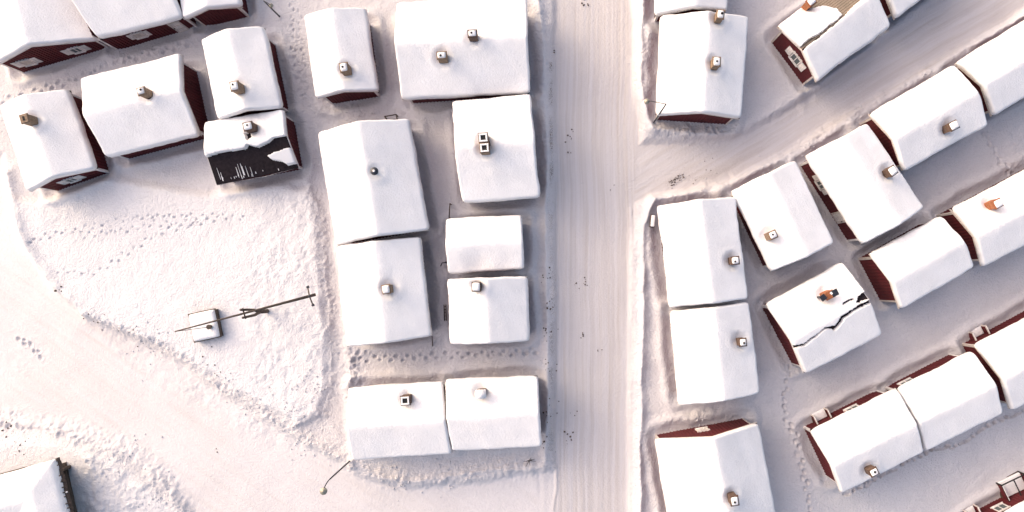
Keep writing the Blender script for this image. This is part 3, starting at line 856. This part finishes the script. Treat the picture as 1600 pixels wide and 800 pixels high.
def build_house(key, d, seed):
    rs = random.Random(seed)
    root = empty(d['name'], (d['c'][0], d['c'][1], d['base_z']), d['th'])
    tag(root, d['label'], 'cabin', 'snow covered cabins of the village')
    wx, wy, hw, tp = d['wx'], d['wy'], d['wall'], d['tanp']
    zr = hw + wy * tp
    lo = -1.3
    m = MB()
    vs = [(-wx, -wy, lo), (-wx, wy, lo), (-wx, wy, hw), (-wx, 0, zr), (-wx, -wy, hw)]
    vs += [(-p[0], p[1], p[2]) for p in vs]
    m.add(vs, [(4, 3, 2, 1, 0), (5, 6, 7, 8, 9), (0, 5, 9, 4), (1, 2, 7, 6)])
    m.build('wall', M_RED, root)
    # board-and-batten cladding
    m = MB(); sp = .28
    for sx in (-1, 1):
        n = int(2 * wy / sp)
        for i in range(n + 1):
            y = -wy + .12 + (2 * wy - .24) * i / n
            top = hw + (wy - abs(y)) * tp - .03
            m.box((sx * (wx + .022), y, (lo + top) / 2), (.045, .07, top - lo))
        n = int(2 * wx / sp)
    for sy in (-1, 1):
        for i in range(n + 1):
            x = -wx + .12 + (2 * wx - .24) * i / n
            m.box((x, sy * (wy + .022), (lo + hw - .03) / 2), (.07, .045, hw - .03 - lo))
    cl = m.build('cladding_batten', M_RED, root); cl['kind'] = 'stuff'
    trim = M_CREAM if d['cream'] else M_WHITE
    for sx in (-1, 1):
        for sy in (-1, 1):
            m = MB()
            m.box((sx * (wx + .02), sy * (wy - .05), (lo + hw) / 2), (.05, .13, hw - lo - .06))
            m.box((sx * (wx - .045), sy * (wy + .02), (lo + hw) / 2 - .004), (.18, .05, hw - lo - .07))
            m.build('corner_board', trim, root)
    # roof slab
    ex, ey = d['L'] / 2 - .05, d['W'] / 2 - .05
    t = .12; ze = hw - (ey - wy) * tp; zr2 = hw + wy * tp
    qc = [np.array(p) - np.sign(p) * .06 for p in d['loc']]          # A B C D, slightly inside the snow edge
    if d['gap']: qc = [np.array([p[0] - math.copysign(d['gap'], p[0]), p[1]]) for p in qc]
    ends = [(qc[0], (qc[0] + qc[1]) / 2, qc[1]), (qc[3], (qc[3] + qc[2]) / 2, qc[2])]
    m = MB(); vs = []
    for e0, er, e1 in ends:
        vs += [(*e0, ze), (*er, zr2), (*e1, ze), (*e1, ze + t), (*er, zr2 + t), (*e0, ze + t)]
    vs = [(a, b, c_ + .004) for a, b, c_ in vs]
    m.add(vs, [(0, 1, 4, 5), (1, 2, 3, 4), (10, 7, 6, 11), (10, 9, 8, 7)] + [(i, 6 + i, 6 + (i + 1) % 6, (i + 1) % 6) for i in range(6)])
    roof = m.build('roof', M_ROOF, root)
    for ei, (e0, er, e1) in enumerate(ends):
        sx = -1 if ei == 0 else 1
        for ep in (e0, e1):
            m = MB(); vs = []
            ep2 = ep + (ep - er) * .004; er2 = er + (ep - er) * .001
            for off in (sx * -.002, sx * .028):
                vs += [(ep2[0] + off, ep2[1], ze - .10), (er2[0] + off, er2[1], zr2 - .10), (er2[0] + off, er2[1], zr2 + t - .01), (ep2[0] + off, ep2[1], ze + t - .01)]
            m.add(vs, [(0, 1, 2, 3), (7, 6, 5, 4), (0, 4, 5, 1), (1, 5, 6, 2), (2, 6, 7, 3), (3, 7, 4, 0)])
            m.build('bargeboard', trim, roof)
    if d.get('boards'):
        sl_len = math.hypot(ey, ey * tp); nb = 14
        sgn = 1 if d['flip'] else -1     # the A side slope
        for i in range(nb):
            f0, f1 = i / nb, (i + .86) / nb
            y0, y1 = sgn * ey * (1 - f0), sgn * ey * (1 - f1)
            z0, z1 = ze + t + (ey - abs(y0)) * tp + .006, ze + t + (ey - abs(y1)) * tp + .006
            m = MB(); hh = .03 + rs.uniform(0, .012)
            vs = [(-ex + .01, y0, z0), (ex - .01, y0, z0), (ex - .01, y1, z1), (-ex + .01, y1, z1)]
            m.add(vs + [(a, b, c_ + hh) for a, b, c_ in vs], [(3, 2, 1, 0), (4, 5, 6, 7), (0, 1, 5, 4), (1, 2, 6, 5), (2, 3, 7, 6), (3, 0, 4, 7)])
            m.build('roof_board', M_WOOD, roof)
    holes = [add_chimney(root, d, c, rs) for c in d['chim']]
    # snow blanket
    fine = bool(d['bare'] or d['crack'])
    step = .055 if fine else .13
    loc = d['loc']
    us = lines_with_edges(d['L'], step) / d['L']; vs_ = lines_with_edges(d['W'], step) / d['W']
    A, B = np.meshgrid(us, vs_)                     # A along, B across (from A-side to B-side)
    q = loc
    px = (1 - A) * (1 - B) * q[0, 0] + (1 - A) * B * q[1, 0] + A * B * q[2, 0] + A * (1 - B) * q[3, 0]
    py = (1 - A) * (1 - B) * q[0, 1] + (1 - A) * B * q[1, 1] + A * B * q[2, 1] + A * (1 - B) * q[3, 1]
    dx_ = np.minimum(A, 1 - A) * d['L']; dy_ = np.minimum(B, 1 - B) * d['W']
    wX, wY, _ = to_world(d, px, py, 0)
    # wavy edges
    ew = np.exp(-dy_ / .5); gw = np.exp(-dx_ / .5)
    py = py + np.sign(B - .5) * (1 if not d['flip'] else -1) * ew * (fbm(wX, wY, 1.3, 4, seed, .65) * .08 + fbm(wX, wY, 4, 2, seed + 7) * .07)
    px = px + np.sign(A - .5) * gw * (fbm(wX, wY, 1.3, 4, seed + 1, .65) * .08 + fbm(wX, wY, 4, 2, seed + 8) * .06)
    if d['gap']:
        px = px * (1 - 2 * d['gap'] / d['L'])
    # corner rounding
    rc = .32
    cd = np.clip(1 - dx_ / rc, 0, 1) * np.clip(1 - dy_ / rc, 0, 1)
    px = px - np.sign(px) * cd * .07; py = py - np.sign(py) * cd * .07
    T = d['thick'] * (1 + .10 * fbm(wX, wY, 3.5, 2, seed + 2))
    re, rg = .18, .14
    kx = 1 - np.clip(1 - dx_ / rg, 0, 1) ** 2.2; ky = 1 - np.clip(1 - dy_ / re, 0, 1) ** 2.2
    k = np.sqrt(np.clip(kx, 0, 1)) * np.sqrt(np.clip(ky, 0, 1))
    yy = np.abs(B - .5) * d['W']
    soft = np.sqrt(yy * yy + (.16 + .08 * vnoise(wX * .4, wY * .4, seed)) ** 2)
    slab = hw + (wy - yy) * tp + t - .01
    top = hw + (wy - soft) * tp + t + T
    top = top + fbm(wX, wY, 3.0, 3, seed + 3) * .045 + fbm(wX, wY, .6, 3, seed + 4) * .007 + fbm(wX * 2.2 + wY * 1.1, wY * .5 - wX * .25, 1.6, 3, seed + 6) * .018
    for hx, hy, hr, hd in holes:
        dd = np.hypot(px - hx, py - hy)
        top = top - hd * np.exp(-(dd / hr) ** 2) * (1 + .5 * fbm(wX, wY, .6, 2, seed + 5)) + .05 * np.exp(-((dd - hr * 1.5) / .25) ** 2)
    pu, pv = PIX(*to_world(d, px, py, top))
    for du, dv, r, dep in d['dent']:
        top = top - dep * np.exp(-(((pu - du) ** 2 + (pv - dv) ** 2) / r ** 2))
    zz = slab + (top - slab) * k
    keep = None
    if fine:
        pu = pu + fbm(wX, wY, .5, 3, seed + 20) * 1.2; pv = pv + fbm(wX, wY, .5, 3, seed + 21) * 1.2
        bare = np.zeros(px.shape, bool)
        for poly in d['bare']: bare |= inside(pu, pv, poly)
        for pts, w in d['crack']: bare |= poly_dist(pu, pv, pts) < w * (1 + .5 * fbm(wX, wY, .7, 2, seed + 22))
        zz = np.where(bare, slab - .06, zz)
        keep = ~(bare[:-1, :-1] & bare[1:, :-1] & bare[:-1, 1:] & bare[1:, 1:])
    skirt = np.zeros((px.size, 3)); skirt[:, 2] = -.07
    skirt[:, 0] = -np.sign(px.ravel()) * .05; skirt[:, 1] = -np.sign(py.ravel()) * .05
    sn = grid_mesh('roof_snow', np.stack([px, py, zz], -1), px.shape[1], px.shape[0], M_SNOW, keep, skirt)
    sn.parent = root
    for w in d['win']:
        if w[0].startswith('D'): add_door(root, d, 'E' + w[0][1], w[1], w[2])
        else: add_window(root, d, w)
    for p in d.get('porch', []): add_porch(root, d, p)
    d['root'] = root; d['roof'] = roof
    return root

for i, (k, d) in enumerate(HOUSES.items()):
    build_house(k, d, 100 + i * 13)

# seams and left-over snow streaks on the bare slope
d = HOUSES['h7']
sg = -1 if d['flip'] else 1
ey = d['W'] / 2 - .05; ex = d['L'] / 2 - .05
zb = d['wall'] + .125
m = MB()
for i in range(9):
    x = -ex + .2 + (2 * ex - .4) * i / 8
    for (y0, y1) in ((.1, ey - .01),):
        z0, z1 = zb + (d['wy'] - y0) * d['tanp'], zb + (d['wy'] - y1) * d['tanp']
        a, b = sg * y0, sg * y1
        vs = [(x - .018, a, z0), (x + .018, a, z0), (x + .018, b, z1), (x - .018, b, z1)]
        m.add(vs + [(p, q_, r + .015) for p, q_, r in vs], [(3, 2, 1, 0), (4, 5, 6, 7), (0, 1, 5, 4), (1, 2, 6, 5), (2, 3, 7, 6), (3, 0, 4, 7)])
o = m.build('roof_seam', M_ROOF, d['roof']); o['kind'] = 'stuff'
m = MB(); rs = random.Random(5)
for i in range(22):
    if i < 13: x = ex * rs.choice([-.82, -.5, -.42, -.34, -.28, -.2, -.1, .0]) + rs.gauss(0, .06)
    else: x = rs.uniform(-ex, ex * .9)
    y1 = ey - rs.uniform(0.0, .3); y0 = y1 - rs.uniform(.08, 1.1 if i < 13 else .2)
    z0, z1 = zb + (d['wy'] - y0) * d['tanp'], zb + (d['wy'] - y1) * d['tanp']
    w = rs.uniform(.012, .035); a, b = sg * y0, sg * y1
    vs = [(x - w * .4, a, z0), (x + w * .4, a, z0), (x + w, b, z1), (x - w, b, z1)]
    m.add(vs + [(p, q_, r + .045) for p, q_, r in vs], [(3, 2, 1, 0), (4, 5, 6, 7), (0, 1, 5, 4), (1, 2, 6, 5), (2, 3, 7, 6), (3, 0, 4, 7)])
o = m.build('snow_streak', M_SNOW, d['roof']); o['kind'] = 'stuff'

# ---------------------------------------------------------------- L-shaped log storehouse, bottom left
def storehouse():
    dz = 2.6
    c = PG(90, 717, dz)
    lft = PG(0, 741, dz)[:2] - c[:2]; e1 = lft / np.hypot(*lft)            # along the upper eave, to the left
    e2 = np.array([-e1[1], e1[0]])
    dn = PG(122, 800, dz)[:2] - c[:2]
    if np.dot(e2, dn) < 0: e2 = -e2                                        # away from the upper eave
    w = 2.1                                                                # half width of a wing
    base = float(dome(c[0], c[1])) + .35
    root = empty('log_storehouse', (c[0], c[1], base))
    tag(root, 'low L-shaped log storehouse with snowy roof in bottom left corner', 'storehouse')
    tp = math.tan(math.radians(20)); La, Lb = 10.0, 10.0
    def W(a, b, z): p = e1 * a + e2 * b; return (p[0], p[1], z)
    # snow: height field over the L in coordinates a (left), b (down)
    a = np.concatenate([[0, .03, .08, .16, .28], np.arange(.4, La, .13)]); b = np.concatenate([[0, .03, .08, .16, .28], np.arange(.4, Lb, .13)])
    A, B = np.meshgrid(a, b)
    ins = np.minimum(A, B)                                                 # distance in from the outer eaves
    din = 2 * w - ins                                                      # distance from the inner eaves
    prof = np.minimum(ins, din)
    zl = 2.4 + np.clip(prof, -.2, 9) * tp
    e = np.clip(prof, 0, .3) / .3
    px = c[0] + e1[0] * A + e2[0] * B; py = c[1] + e1[1] * A + e2[1] * B
    top = zl + .36 * np.sqrt(1 - (1 - e) ** 2) + fbm(px, py, 2.0, 3, 900) * .05 - .10 * np.exp(-((prof - w) / .25) ** 2)
    keepv = prof > -.08
    keep = keepv[:-1, :-1] & keepv[1:, :-1] & keepv[:-1, 1:] & keepv[1:, 1:]
    wob = fbm(px, py, 1.0, 3, 901) * .09 * np.exp(-ins / .3)
    pts = np.stack([e1[0] * (A + wob) + e2[0] * (B + wob), e1[1] * (A + wob) + e2[1] * (B + wob), top], -1)
    sn = grid_mesh('roof_snow', pts, len(a), len(b), M_SNOW, keep); sn.parent = root
    # roof boards under the snow
    m = MB(); o_ = .06; zo = 2.36; zr = 2.36 + (w - o_) * tp
    pl = [W(o_, o_, zo), W(La, o_, zo), W(La, w, zr), W(w, w, zr), W(w, Lb, zr), W(o_, Lb, zo), W(La, 2 * w - o_, zo), W(2 * w - o_, 2 * w - o_, zo), W(2 * w - o_, Lb, zo)]
    m.add(pl, [(0, 3, 2, 1), (0, 5, 4, 3), (2, 3, 7, 6), (3, 4, 8, 7)])
    m.build('roof', M_OLDWOOD, root)
    # log walls: single logs on the two outer sides, plain inner walls
    i_ = 1.0
    rs = random.Random(3)
    for k in range(10):
        z = -.35 + k * .27
        m = MB(); m.tube([W(i_ - .45, i_, z), W(La, i_, z)], .145, 8); m.build('log', M_OLDWOOD, root, True)
        m = MB(); m.tube([W(i_, i_ - .45, z + .13), W(i_, Lb, z + .13)], .145, 8); m.build('log', M_OLDWOOD, root, True)
    m = MB()
    q = 2 * w - i_
    for (s, t_) in ((W(q, q, 0), W(La, q, 0)), (W(q, q, 0), W(q, Lb, 0)), (W(La, i_, 0), W(La, q, 0)), (W(i_, Lb, 0), W(q, Lb, 0))):
        s2, t2 = (s[0], s[1], 2.5), (t_[0], t_[1], 2.5)
        m.add([(s[0], s[1], -1), (t_[0], t_[1], -1), t2, s2], [(0, 1, 2, 3)])
    m.build('wall', M_OLDWOOD, root)
    # purlin and rafter ends poking out over the right hand wall
    for k in range(14):
        bb = .5 + k * .42 + rs.uniform(-.1, .1); out = rs.uniform(.05, .32)
        m = MB(); zz = 2.42 + rs.uniform(0, .1)
        m.tube([W(.9, bb, zz + .2), W(-out, bb + rs.uniform(-.08, .08), zz)], [.06, .045], 7); m.build('rafter_end', M_OLDWOOD, root, True)
    m = MB(); p0, p1 = np.array(W(-.05, -.03, 2.34)), np.array(W(La, -.03, 2.34)); mc = (p0 + p1) / 2
    m.box(tuple(mc), (np.hypot(*(p1 - p0)[:2]), .07, .12), math.atan2(e1[1], e1[0])); m.build('eaves_board', M_OLDWOOD, root)
    # eaves board with old turf along the right hand edge
    m = MB()
    for k in range(30):
        b0 = -.1 + k * .28; ww = rs.uniform(.03, .12)
        p0, p1 = W(.0, b0, 2.32), W(.0, b0 + .31, 2.32)
        mid = ((p0[0] + p1[0]) / 2 - e1[0] * .06, (p0[1] + p1[1]) / 2 - e1[1] * .06, 2.3 + rs.uniform(-.05, .06))
        m.box(mid, (ww * 2, .31, rs.uniform(.14, .3)), math.atan2(e1[1], e1[0]) + rs.uniform(-.15, .15), .8)
    m.build('turf_edge', M_TWIG, root)
    m = MB()
    for k in range(12):
        b0 = rs.uniform(.5, 8.0); p0 = W(rs.uniform(-.40, .30), b0, 2.46)
        m.box(p0, (rs.uniform(.08, .28), rs.uniform(.1, .35), .12), rs.uniform(0, 3), .7)
    o = m.build('snow_patch', M_SNOW, root, True, .02); o['kind'] = 'stuff'
storehouse()

# ---------------------------------------------------------------- well and well sweep on the field
def well():
    cs = [PG(290, 492, 1.5), PG(331, 483, 1.5), PG(344, 526, 1.5), PG(303, 535, 1.5)]
    c = sum(cs) / 4; gz = ground_z(c[0], c[1])
    ax = cs[1] - cs[0]; th = math.atan2(ax[1], ax[0])
    sx = np.hypot(*ax[:2]); ay = cs[3] - cs[0]; sy = np.hypot(*ay[:2])
    root = empty('well_house', (c[0], c[1], gz), th)
    tag(root, 'square snow topped wooden well box under the tip of the well sweep', 'well')
    for k in range(5):
        z = -.66 + k * .26
        for s in (-1, 1):
            m = MB(); m.box((0, s * (sy / 2 - .1), z), (sx - .02, .10, .245)); m.build('plank', M_OLDWOOD, root)
            m = MB(); m.box((s * (sx / 2 - .07), 0, z), (.10, sy - .32, .245)); m.build('plank', M_OLDWOOD, root)
    m = MB(); m.box((0, 0, .56), (sx + .06, sy + .06, .06)); m.build('lid', M_OLDWOOD, root)
    n = 30; g = np.concatenate([[-1, -.985, -.95, -.9], np.linspace(-.82, .82, n - 8), [.9, .95, .985, 1]])
    GX, GY = np.meshgrid(g, g)
    k = np.sqrt(np.clip(1 - np.abs(GX) ** 14, 0, 1)) * np.sqrt(np.clip(1 - np.abs(GY) ** 14, 0, 1))
    z = .592 + .26 * k * (1 + .10 * fbm(GX * 2 + 40, GY * 2, 1, 3, 77))
    cr = 1 - .03 * (np.abs(GX * GY) ** 6)
    o = grid_mesh('snow_cap', np.stack([GX * (sx / 2 - .04) * cr, GY * (sy / 2 - .04) * cr, z], -1), n, n, M_SNOW); o.parent = root
    return gz + .85, root
zcap, wroot = well()

def sweep():
    bk = P(326, 511, zcap + .3)
    k = (U0 - 273) / (U0 - 326)
    zt = H - (H - bk[2]) / k
    tip = np.array([bk[0], bk[1], zt])
    gpos = PG(418, 486, .6); gz = ground_z(gpos[0], gpos[1])
    kp = (U0 - 381) / (U0 - 418)
    zp = H - (H - gz) / kp
    piv = np.array([gpos[0], gpos[1], zp])
    dv = piv - tip
    best = min((1 + i * .01 for i in range(0, 300)), key=lambda t: math.hypot(PIX(*(tip + dv * t))[0] - 493, 0))
    but = tip + dv * best
    root = empty('well_sweep', (gpos[0], gpos[1], gz))
    tag(root, 'long dark pole balanced on a forked post above the snowy well box', 'well sweep')
    L = lambda p: tuple(np.array(p, float) - np.array([gpos[0], gpos[1], gz]))
    mid = [tip + dv * best * t for t in (0, .3, .6, 1)]
    m = MB(); m.tube([L(p) for p in mid], [.045, .065, .085, .12], 10); m.build('sweep_pole', M_OLDWOOD, root, True)
    m = MB(); m.tube([L((*bk[:2], bk[2] + .2)), L(tip)], .022, 6); m.build('rod', M_OLDWOOD, root)
    m = MB(); m.tube([L((bk[0], bk[1], zcap - .05)), L((bk[0], bk[1], zcap + .32)), L((bk[0], bk[1], zcap + .33))], [.15, .19, .19], 16); b_ = m.build('bucket', M_OLDWOOD, root)
    m = MB(); m.tube([L((bk[0] + .14 * math.cos(t), bk[1], zcap + .33 + .16 * math.sin(t))) for t in np.linspace(0, math.pi, 9)], .014, 6); m.build('handle', M_METAL, b_)
    pd = np.array([-dv[1], dv[0]]) / np.hypot(dv[0], dv[1])
    # forked post: a trunk that splits in two prongs round the pole
    h = zp - gz
    m = MB(); m.tube([(0, 0, -.5), (.02, .02, h * .35)], [.19, .16], 10); m.build('post', M_OLDWOOD, root, True)
    for s in (-1, 1):
        o = pd * s
        m = MB(); m.tube([(0, 0, h * .30), (o[0] * .2, o[1] * .2, h * .55), (o[0] * .26, o[1] * .26, h * .8), (o[0] * .30, o[1] * .30, h + .25)], [.14, .11, .10, .09], 9)
        m.build('prong', M_OLDWOOD, root, True)
    m = MB(); m.tube([(-pd[0] * .42, -pd[1] * .42, h - .16), (pd[0] * .42, pd[1] * .42, h - .16)], .06, 8); m.build('axle', M_OLDWOOD, root, True)
    # counterweight bar lashed near the butt
    q = tip + dv * best * .955
    e0 = q - np.array([pd[0], pd[1], 0]) * .72; e1 = q + np.array([pd[0], pd[1], 0]) * .72
    for e in (e0, e1): e[2] -= .10
    m = MB(); m.tube([L(e0), L(q + np.array([0, 0, .1])), L(e1)], .055, 8); cb = m.build('counterweight_bar', M_OLDWOOD, root, True)
    for e in (e0, e1, q + np.array([0, 0, .08])):
        m = MB(); m.box(L(e), (.22, .2, .2), .5, .8); m.build('weight', M_METAL, cb, False, .04)
sweep()

# ---------------------------------------------------------------- street lamps
def lamp(base_uv, top_h, head_uv, head_r, label, arm_dz=0.15, curved=True, mat=None, glass=None):
    b = PG(*base_uv, .2); gz = ground_z(b[0], b[1])
    root = empty('street_lamp', (b[0], b[1], gz)); tag(root, label, 'lamp', 'street lamps of the village')
    hd = P(*head_uv, gz + top_h) - np.array([b[0], b[1], gz])
    m = MB()
    if curved:
        hxy = hd[:2]
        m.tube([(0, 0, -.5), (0, 0, top_h * .7), (0, 0, top_h * .82)], [.075, .06, .05], 10); po = m.build('pole', M_METAL, root, True)
        pts = []
        for t in np.linspace(0, 1, 9):
            a = t * math.pi / 2
            pts.append((hxy[0] * (1 - math.cos(a)), hxy[1] * (1 - math.cos(a)), top_h * .82 + (top_h * .18) * math.sin(a)))
        m = MB(); m.tube(pts, .04, 8); m.build('arm', M_METAL, root, True)
    else:
        m.tube([(0, 0, -.5), (0, 0, top_h + .1)], [.07, .045], 10); m.build('pole', M_METAL, root, True)
        m = MB(); m.tube([(0, 0, top_h + .08), (hd[0] * .5, hd[1] * .5, top_h + .16), (hd[0], hd[1], top_h + .1)], .03, 8); m.build('arm', M_METAL, root, True)
    c = (hd[0], hd[1], top_h)
    m = MB(); m.tube([(c[0], c[1], c[2] - .12), (c[0], c[1], c[2] - .02), (c[0], c[1], c[2] + .05), (c[0], c[1], c[2] + .12)], [head_r, head_r, head_r * .6, head_r * .15], 18)
    hh = m.build('lamp_head', M_GREYMETAL if mat is None else mat, root)
    m = MB(); m.tube([(c[0], c[1], c[2] - .22), (c[0], c[1], c[2] - .121)], [head_r * .5, head_r * .75], 14); m.build('lamp_glass', M_WHITE, hh)
    return root
lamp((548, 719), 6.0, (505, 768), .26, 'street lamp with curved arm over the road fork beside the bottom pair of cabins')
lamp((437, 26), 3.0, (423, 8), .16, 'short street lamp by the top edge between small cabin and footprints', curved=False)
lamp((1021, 192), 5.6, (1011, 158), .20, 'street lamp at the junction corner next to the striped gable', curved=False)

# ---------------------------------------------------------------- small things in the yards
def bar_thing(name, label, cat, pts, r, mat, group=None):
    w = []
    for (u, v, dz) in pts:
        p = PG(u, v, dz); w.append(np.array([p[0], p[1], max(p[2], ground_z(p[0], p[1]) + dz - .3)]))
    root = empty(name, tuple(w[0])); tag(root, label, cat, group)
    return root, [tuple(p - w[0]) for p in w]

# dark sawhorse-like frame behind the big vent pipe roof
root, w = bar_thing('wooden_rack', 'small black wooden rack in the snow above the vent pipe roof', 'rack', [(601, 182, .9), (619, 179, .9), (621, 187, .9), (606, 189, .9)], .05, M_OLDWOOD)
for a, b in ((0, 1), (1, 2), (2, 3), (3, 0)):
    m = MB(); m.tube([w[a], w[b]], .05, 8); m.build('rail', M_OLDWOOD, root, True)
for a in range(4):
    m = MB(); m.tube([w[a], (w[a][0], w[a][1], w[a][2] - 1.1)], .05, 8); m.build('leg', M_OLDWOOD, root, True)
# clothes-line style rail left of the smallest shed
root, w = bar_thing('fence_rail', 'thin dark upright fence rail at corner of the smallest shed', 'fence', [(703, 318, 1.0), (702, 340, 1.0)], .04, M_OLDWOOD)
m = MB(); m.tube(w, .045, 8); m.build('rail', M_OLDWOOD, root, True)
for p in w:
    m = MB(); m.tube([p, (p[0], p[1], p[2] - 1.3)], .045, 8); m.build('post', M_OLDWOOD, root, True)
# ladder leaning by the squarish cabin
root, w = bar_thing('ladder', 'short wooden ladder lying in the alley left of the squarish cabin', 'ladder', [(694, 476, .5), (695, 501, .35), (698, 501, .6), (697, 476, .75)], .03, M_OLDWOOD)
for a, b in ((0, 1), (3, 2)):
    m = MB(); m.tube([w[a], w[b]], .04, 8); m.build('stile', M_OLDWOOD, root, True)
for k in range(5):
    t = (k + .5) / 5
    m = MB(); m.tube([tuple(np.array(w[0]) * (1 - t) + np.array(w[1]) * t), tuple(np.array(w[3]) * (1 - t) + np.array(w[2]) * t)], .025, 6); m.build('rung', M_OLDWOOD, root)
# bent hand pump handle in the alley
root, w = bar_thing('hand_pump', 'little bent dark hand pump in the alley beside the smallest shed', 'pump', [(697, 410, .9), (691, 411, 1.0), (689, 416, .9)], .04, M_METAL)
m = MB(); m.tube([(w[0][0], w[0][1], -1.3), (w[0][0], w[0][1], .05)], [.10, .08], 10); m.build('stand', M_METAL, root)
m = MB(); m.tube(w, .04, 8); m.build('handle', M_METAL, root, True)
# downpipe post at the corner
root, w = bar_thing('snow_stake', 'thin dark stake leaning at lower corner of the melt hollow roof', 'stake', [(676, 541, .2), (675, 524, 1.6)], .04, M_OLDWOOD)
m = MB(); m.tube(w, [.045, .035], 8); m.build('shaft', M_OLDWOOD, root, True)
m = MB(); q = np.array(w[1]); m.tube([tuple(q), tuple(q * 1.06)], .05, 8); m.build('tip', M_WHITE, root)
# meter box beside the upper joined cabin
b = PG(1019, 346, 1.0); gz = ground_z(b[0], b[1])
root = empty('meter_box', (b[0], b[1], gz), -.1); tag(root, 'small snow topped meter box on posts beside the upper joined cabin', 'box')
m = MB(); m.box((0, 0, .8), (.34, .95, .5)); m.build('case', M_OLDWOOD, root)
m = MB(); m.box((0, 0, 1.12), (.30, .90, .14)); m.build('snow_cap', M_SNOW, root, True, .05)
for s in (-1, 1):
    m = MB(); m.box((0, s * .36, .2), (.09, .09, .8)); m.build('post', M_OLDWOOD, root)
# bare shrub below the right cabin of the bottom pair
b = PG(827, 718, .0); gz = ground_z(b[0], b[1])
root = empty('bare_shrub', (b[0], b[1], gz)); tag(root, 'tiny bare shrub poking from the snow bank by the road', 'shrub')
rs = random.Random(11)
for k in range(7):
    a = rs.uniform(0, 6.28); l = rs.uniform(.25, .6); z = rs.uniform(.35, .8)
    m = MB(); m.tube([(0, 0, -.1), (math.cos(a) * l * .5, math.sin(a) * l * .5, z * .6), (math.cos(a) * l, math.sin(a) * l, z)], [.03, .02, .012], 6); m.build('branch', M_TWIG, root)

# ---------------------------------------------------------------- grit and clods on the roads
def clods(name, spots, label, mat, seed):
    rs = random.Random(seed); m = MB()
    for u, v, n, spread, size in spots:
        for k in range(n):
            p = PG(u + rs.gauss(0, spread), v + rs.gauss(0, spread * 1.2))
            s = size * rs.uniform(.4, 1.3); z = ground_z(p[0], p[1])
            m.box((p[0], p[1], z + s * .2), (s, s * rs.uniform(.6, 1.2), s * .7), rs.uniform(0, 3), .55)
    o = m.build(name, mat)
    tag(o, label, 'grit', None, 'stuff')
clods('road_grit', [(912, 440, 6, 3, .13), (900, 445, 3, 3, .10), (910, 525, 4, 3, .10), (938, 548, 3, 3, .10), (886, 684, 8, 4, .13), (898, 650, 3, 4, .08),
                    (892, 215, 5, 4, .12), (894, 202, 3, 2, .11), (890, 238, 2, 2, .12), (914, 5, 8, 3, .12), (868, 82, 2, 2, .12), (955, 300, 3, 4, .07),
                    (1055, 282, 22, 2.4, .09), (1048, 285, 14, 2.2, .08), (1062, 277, 16, 2.2, .08), (1080, 275, 6, 8, .08), (1110, 270, 5, 12, .08), (1068, 275, 8, 2, .10),
                    (856, 430, 14, 5, .11), (857, 475, 12, 5, .11), (857, 520, 12, 6, .12), (856, 570, 12, 6, .11), (857, 640, 14, 8, .11), (855, 690, 10, 7, .11),
                    (16, 670, 8, 6, .13), (40, 690, 8, 8, .13), (150, 500, 7, 8, .11), (104, 455, 4, 3, .15), (210, 520, 8, 12, .09), (335, 570, 8, 12, .09), (340, 705, 2, 2, .12)],
      'brown grit and clods scattered on the packed snow', M_GRIT, 21)
clods('snow_clods', [(1100, 300, 15, 7, .12), (1200, 262, 20, 7, .12), (1260, 228, 20, 6, .12), (1340, 176, 15, 7, .12), (1440, 120, 15, 8, .12), (620, 748, 30, 14, .12), (700, 742, 24, 16, .12),
                     (450, 640, 40, 20, .12), (500, 600, 30, 12, .12), (240, 530, 40, 18, .10), (380, 620, 40, 18, .10), (480, 690, 40, 18, .10), (1070, 205, 20, 8, .12), (560, 172, 40, 16, .12),
                     (200, 715, 40, 18, .12), (250, 770, 40, 14, .12), (1090, 652, 15, 8, .12)],
      'loose snow clods thrown up along the banks', M_CLOD, 22)
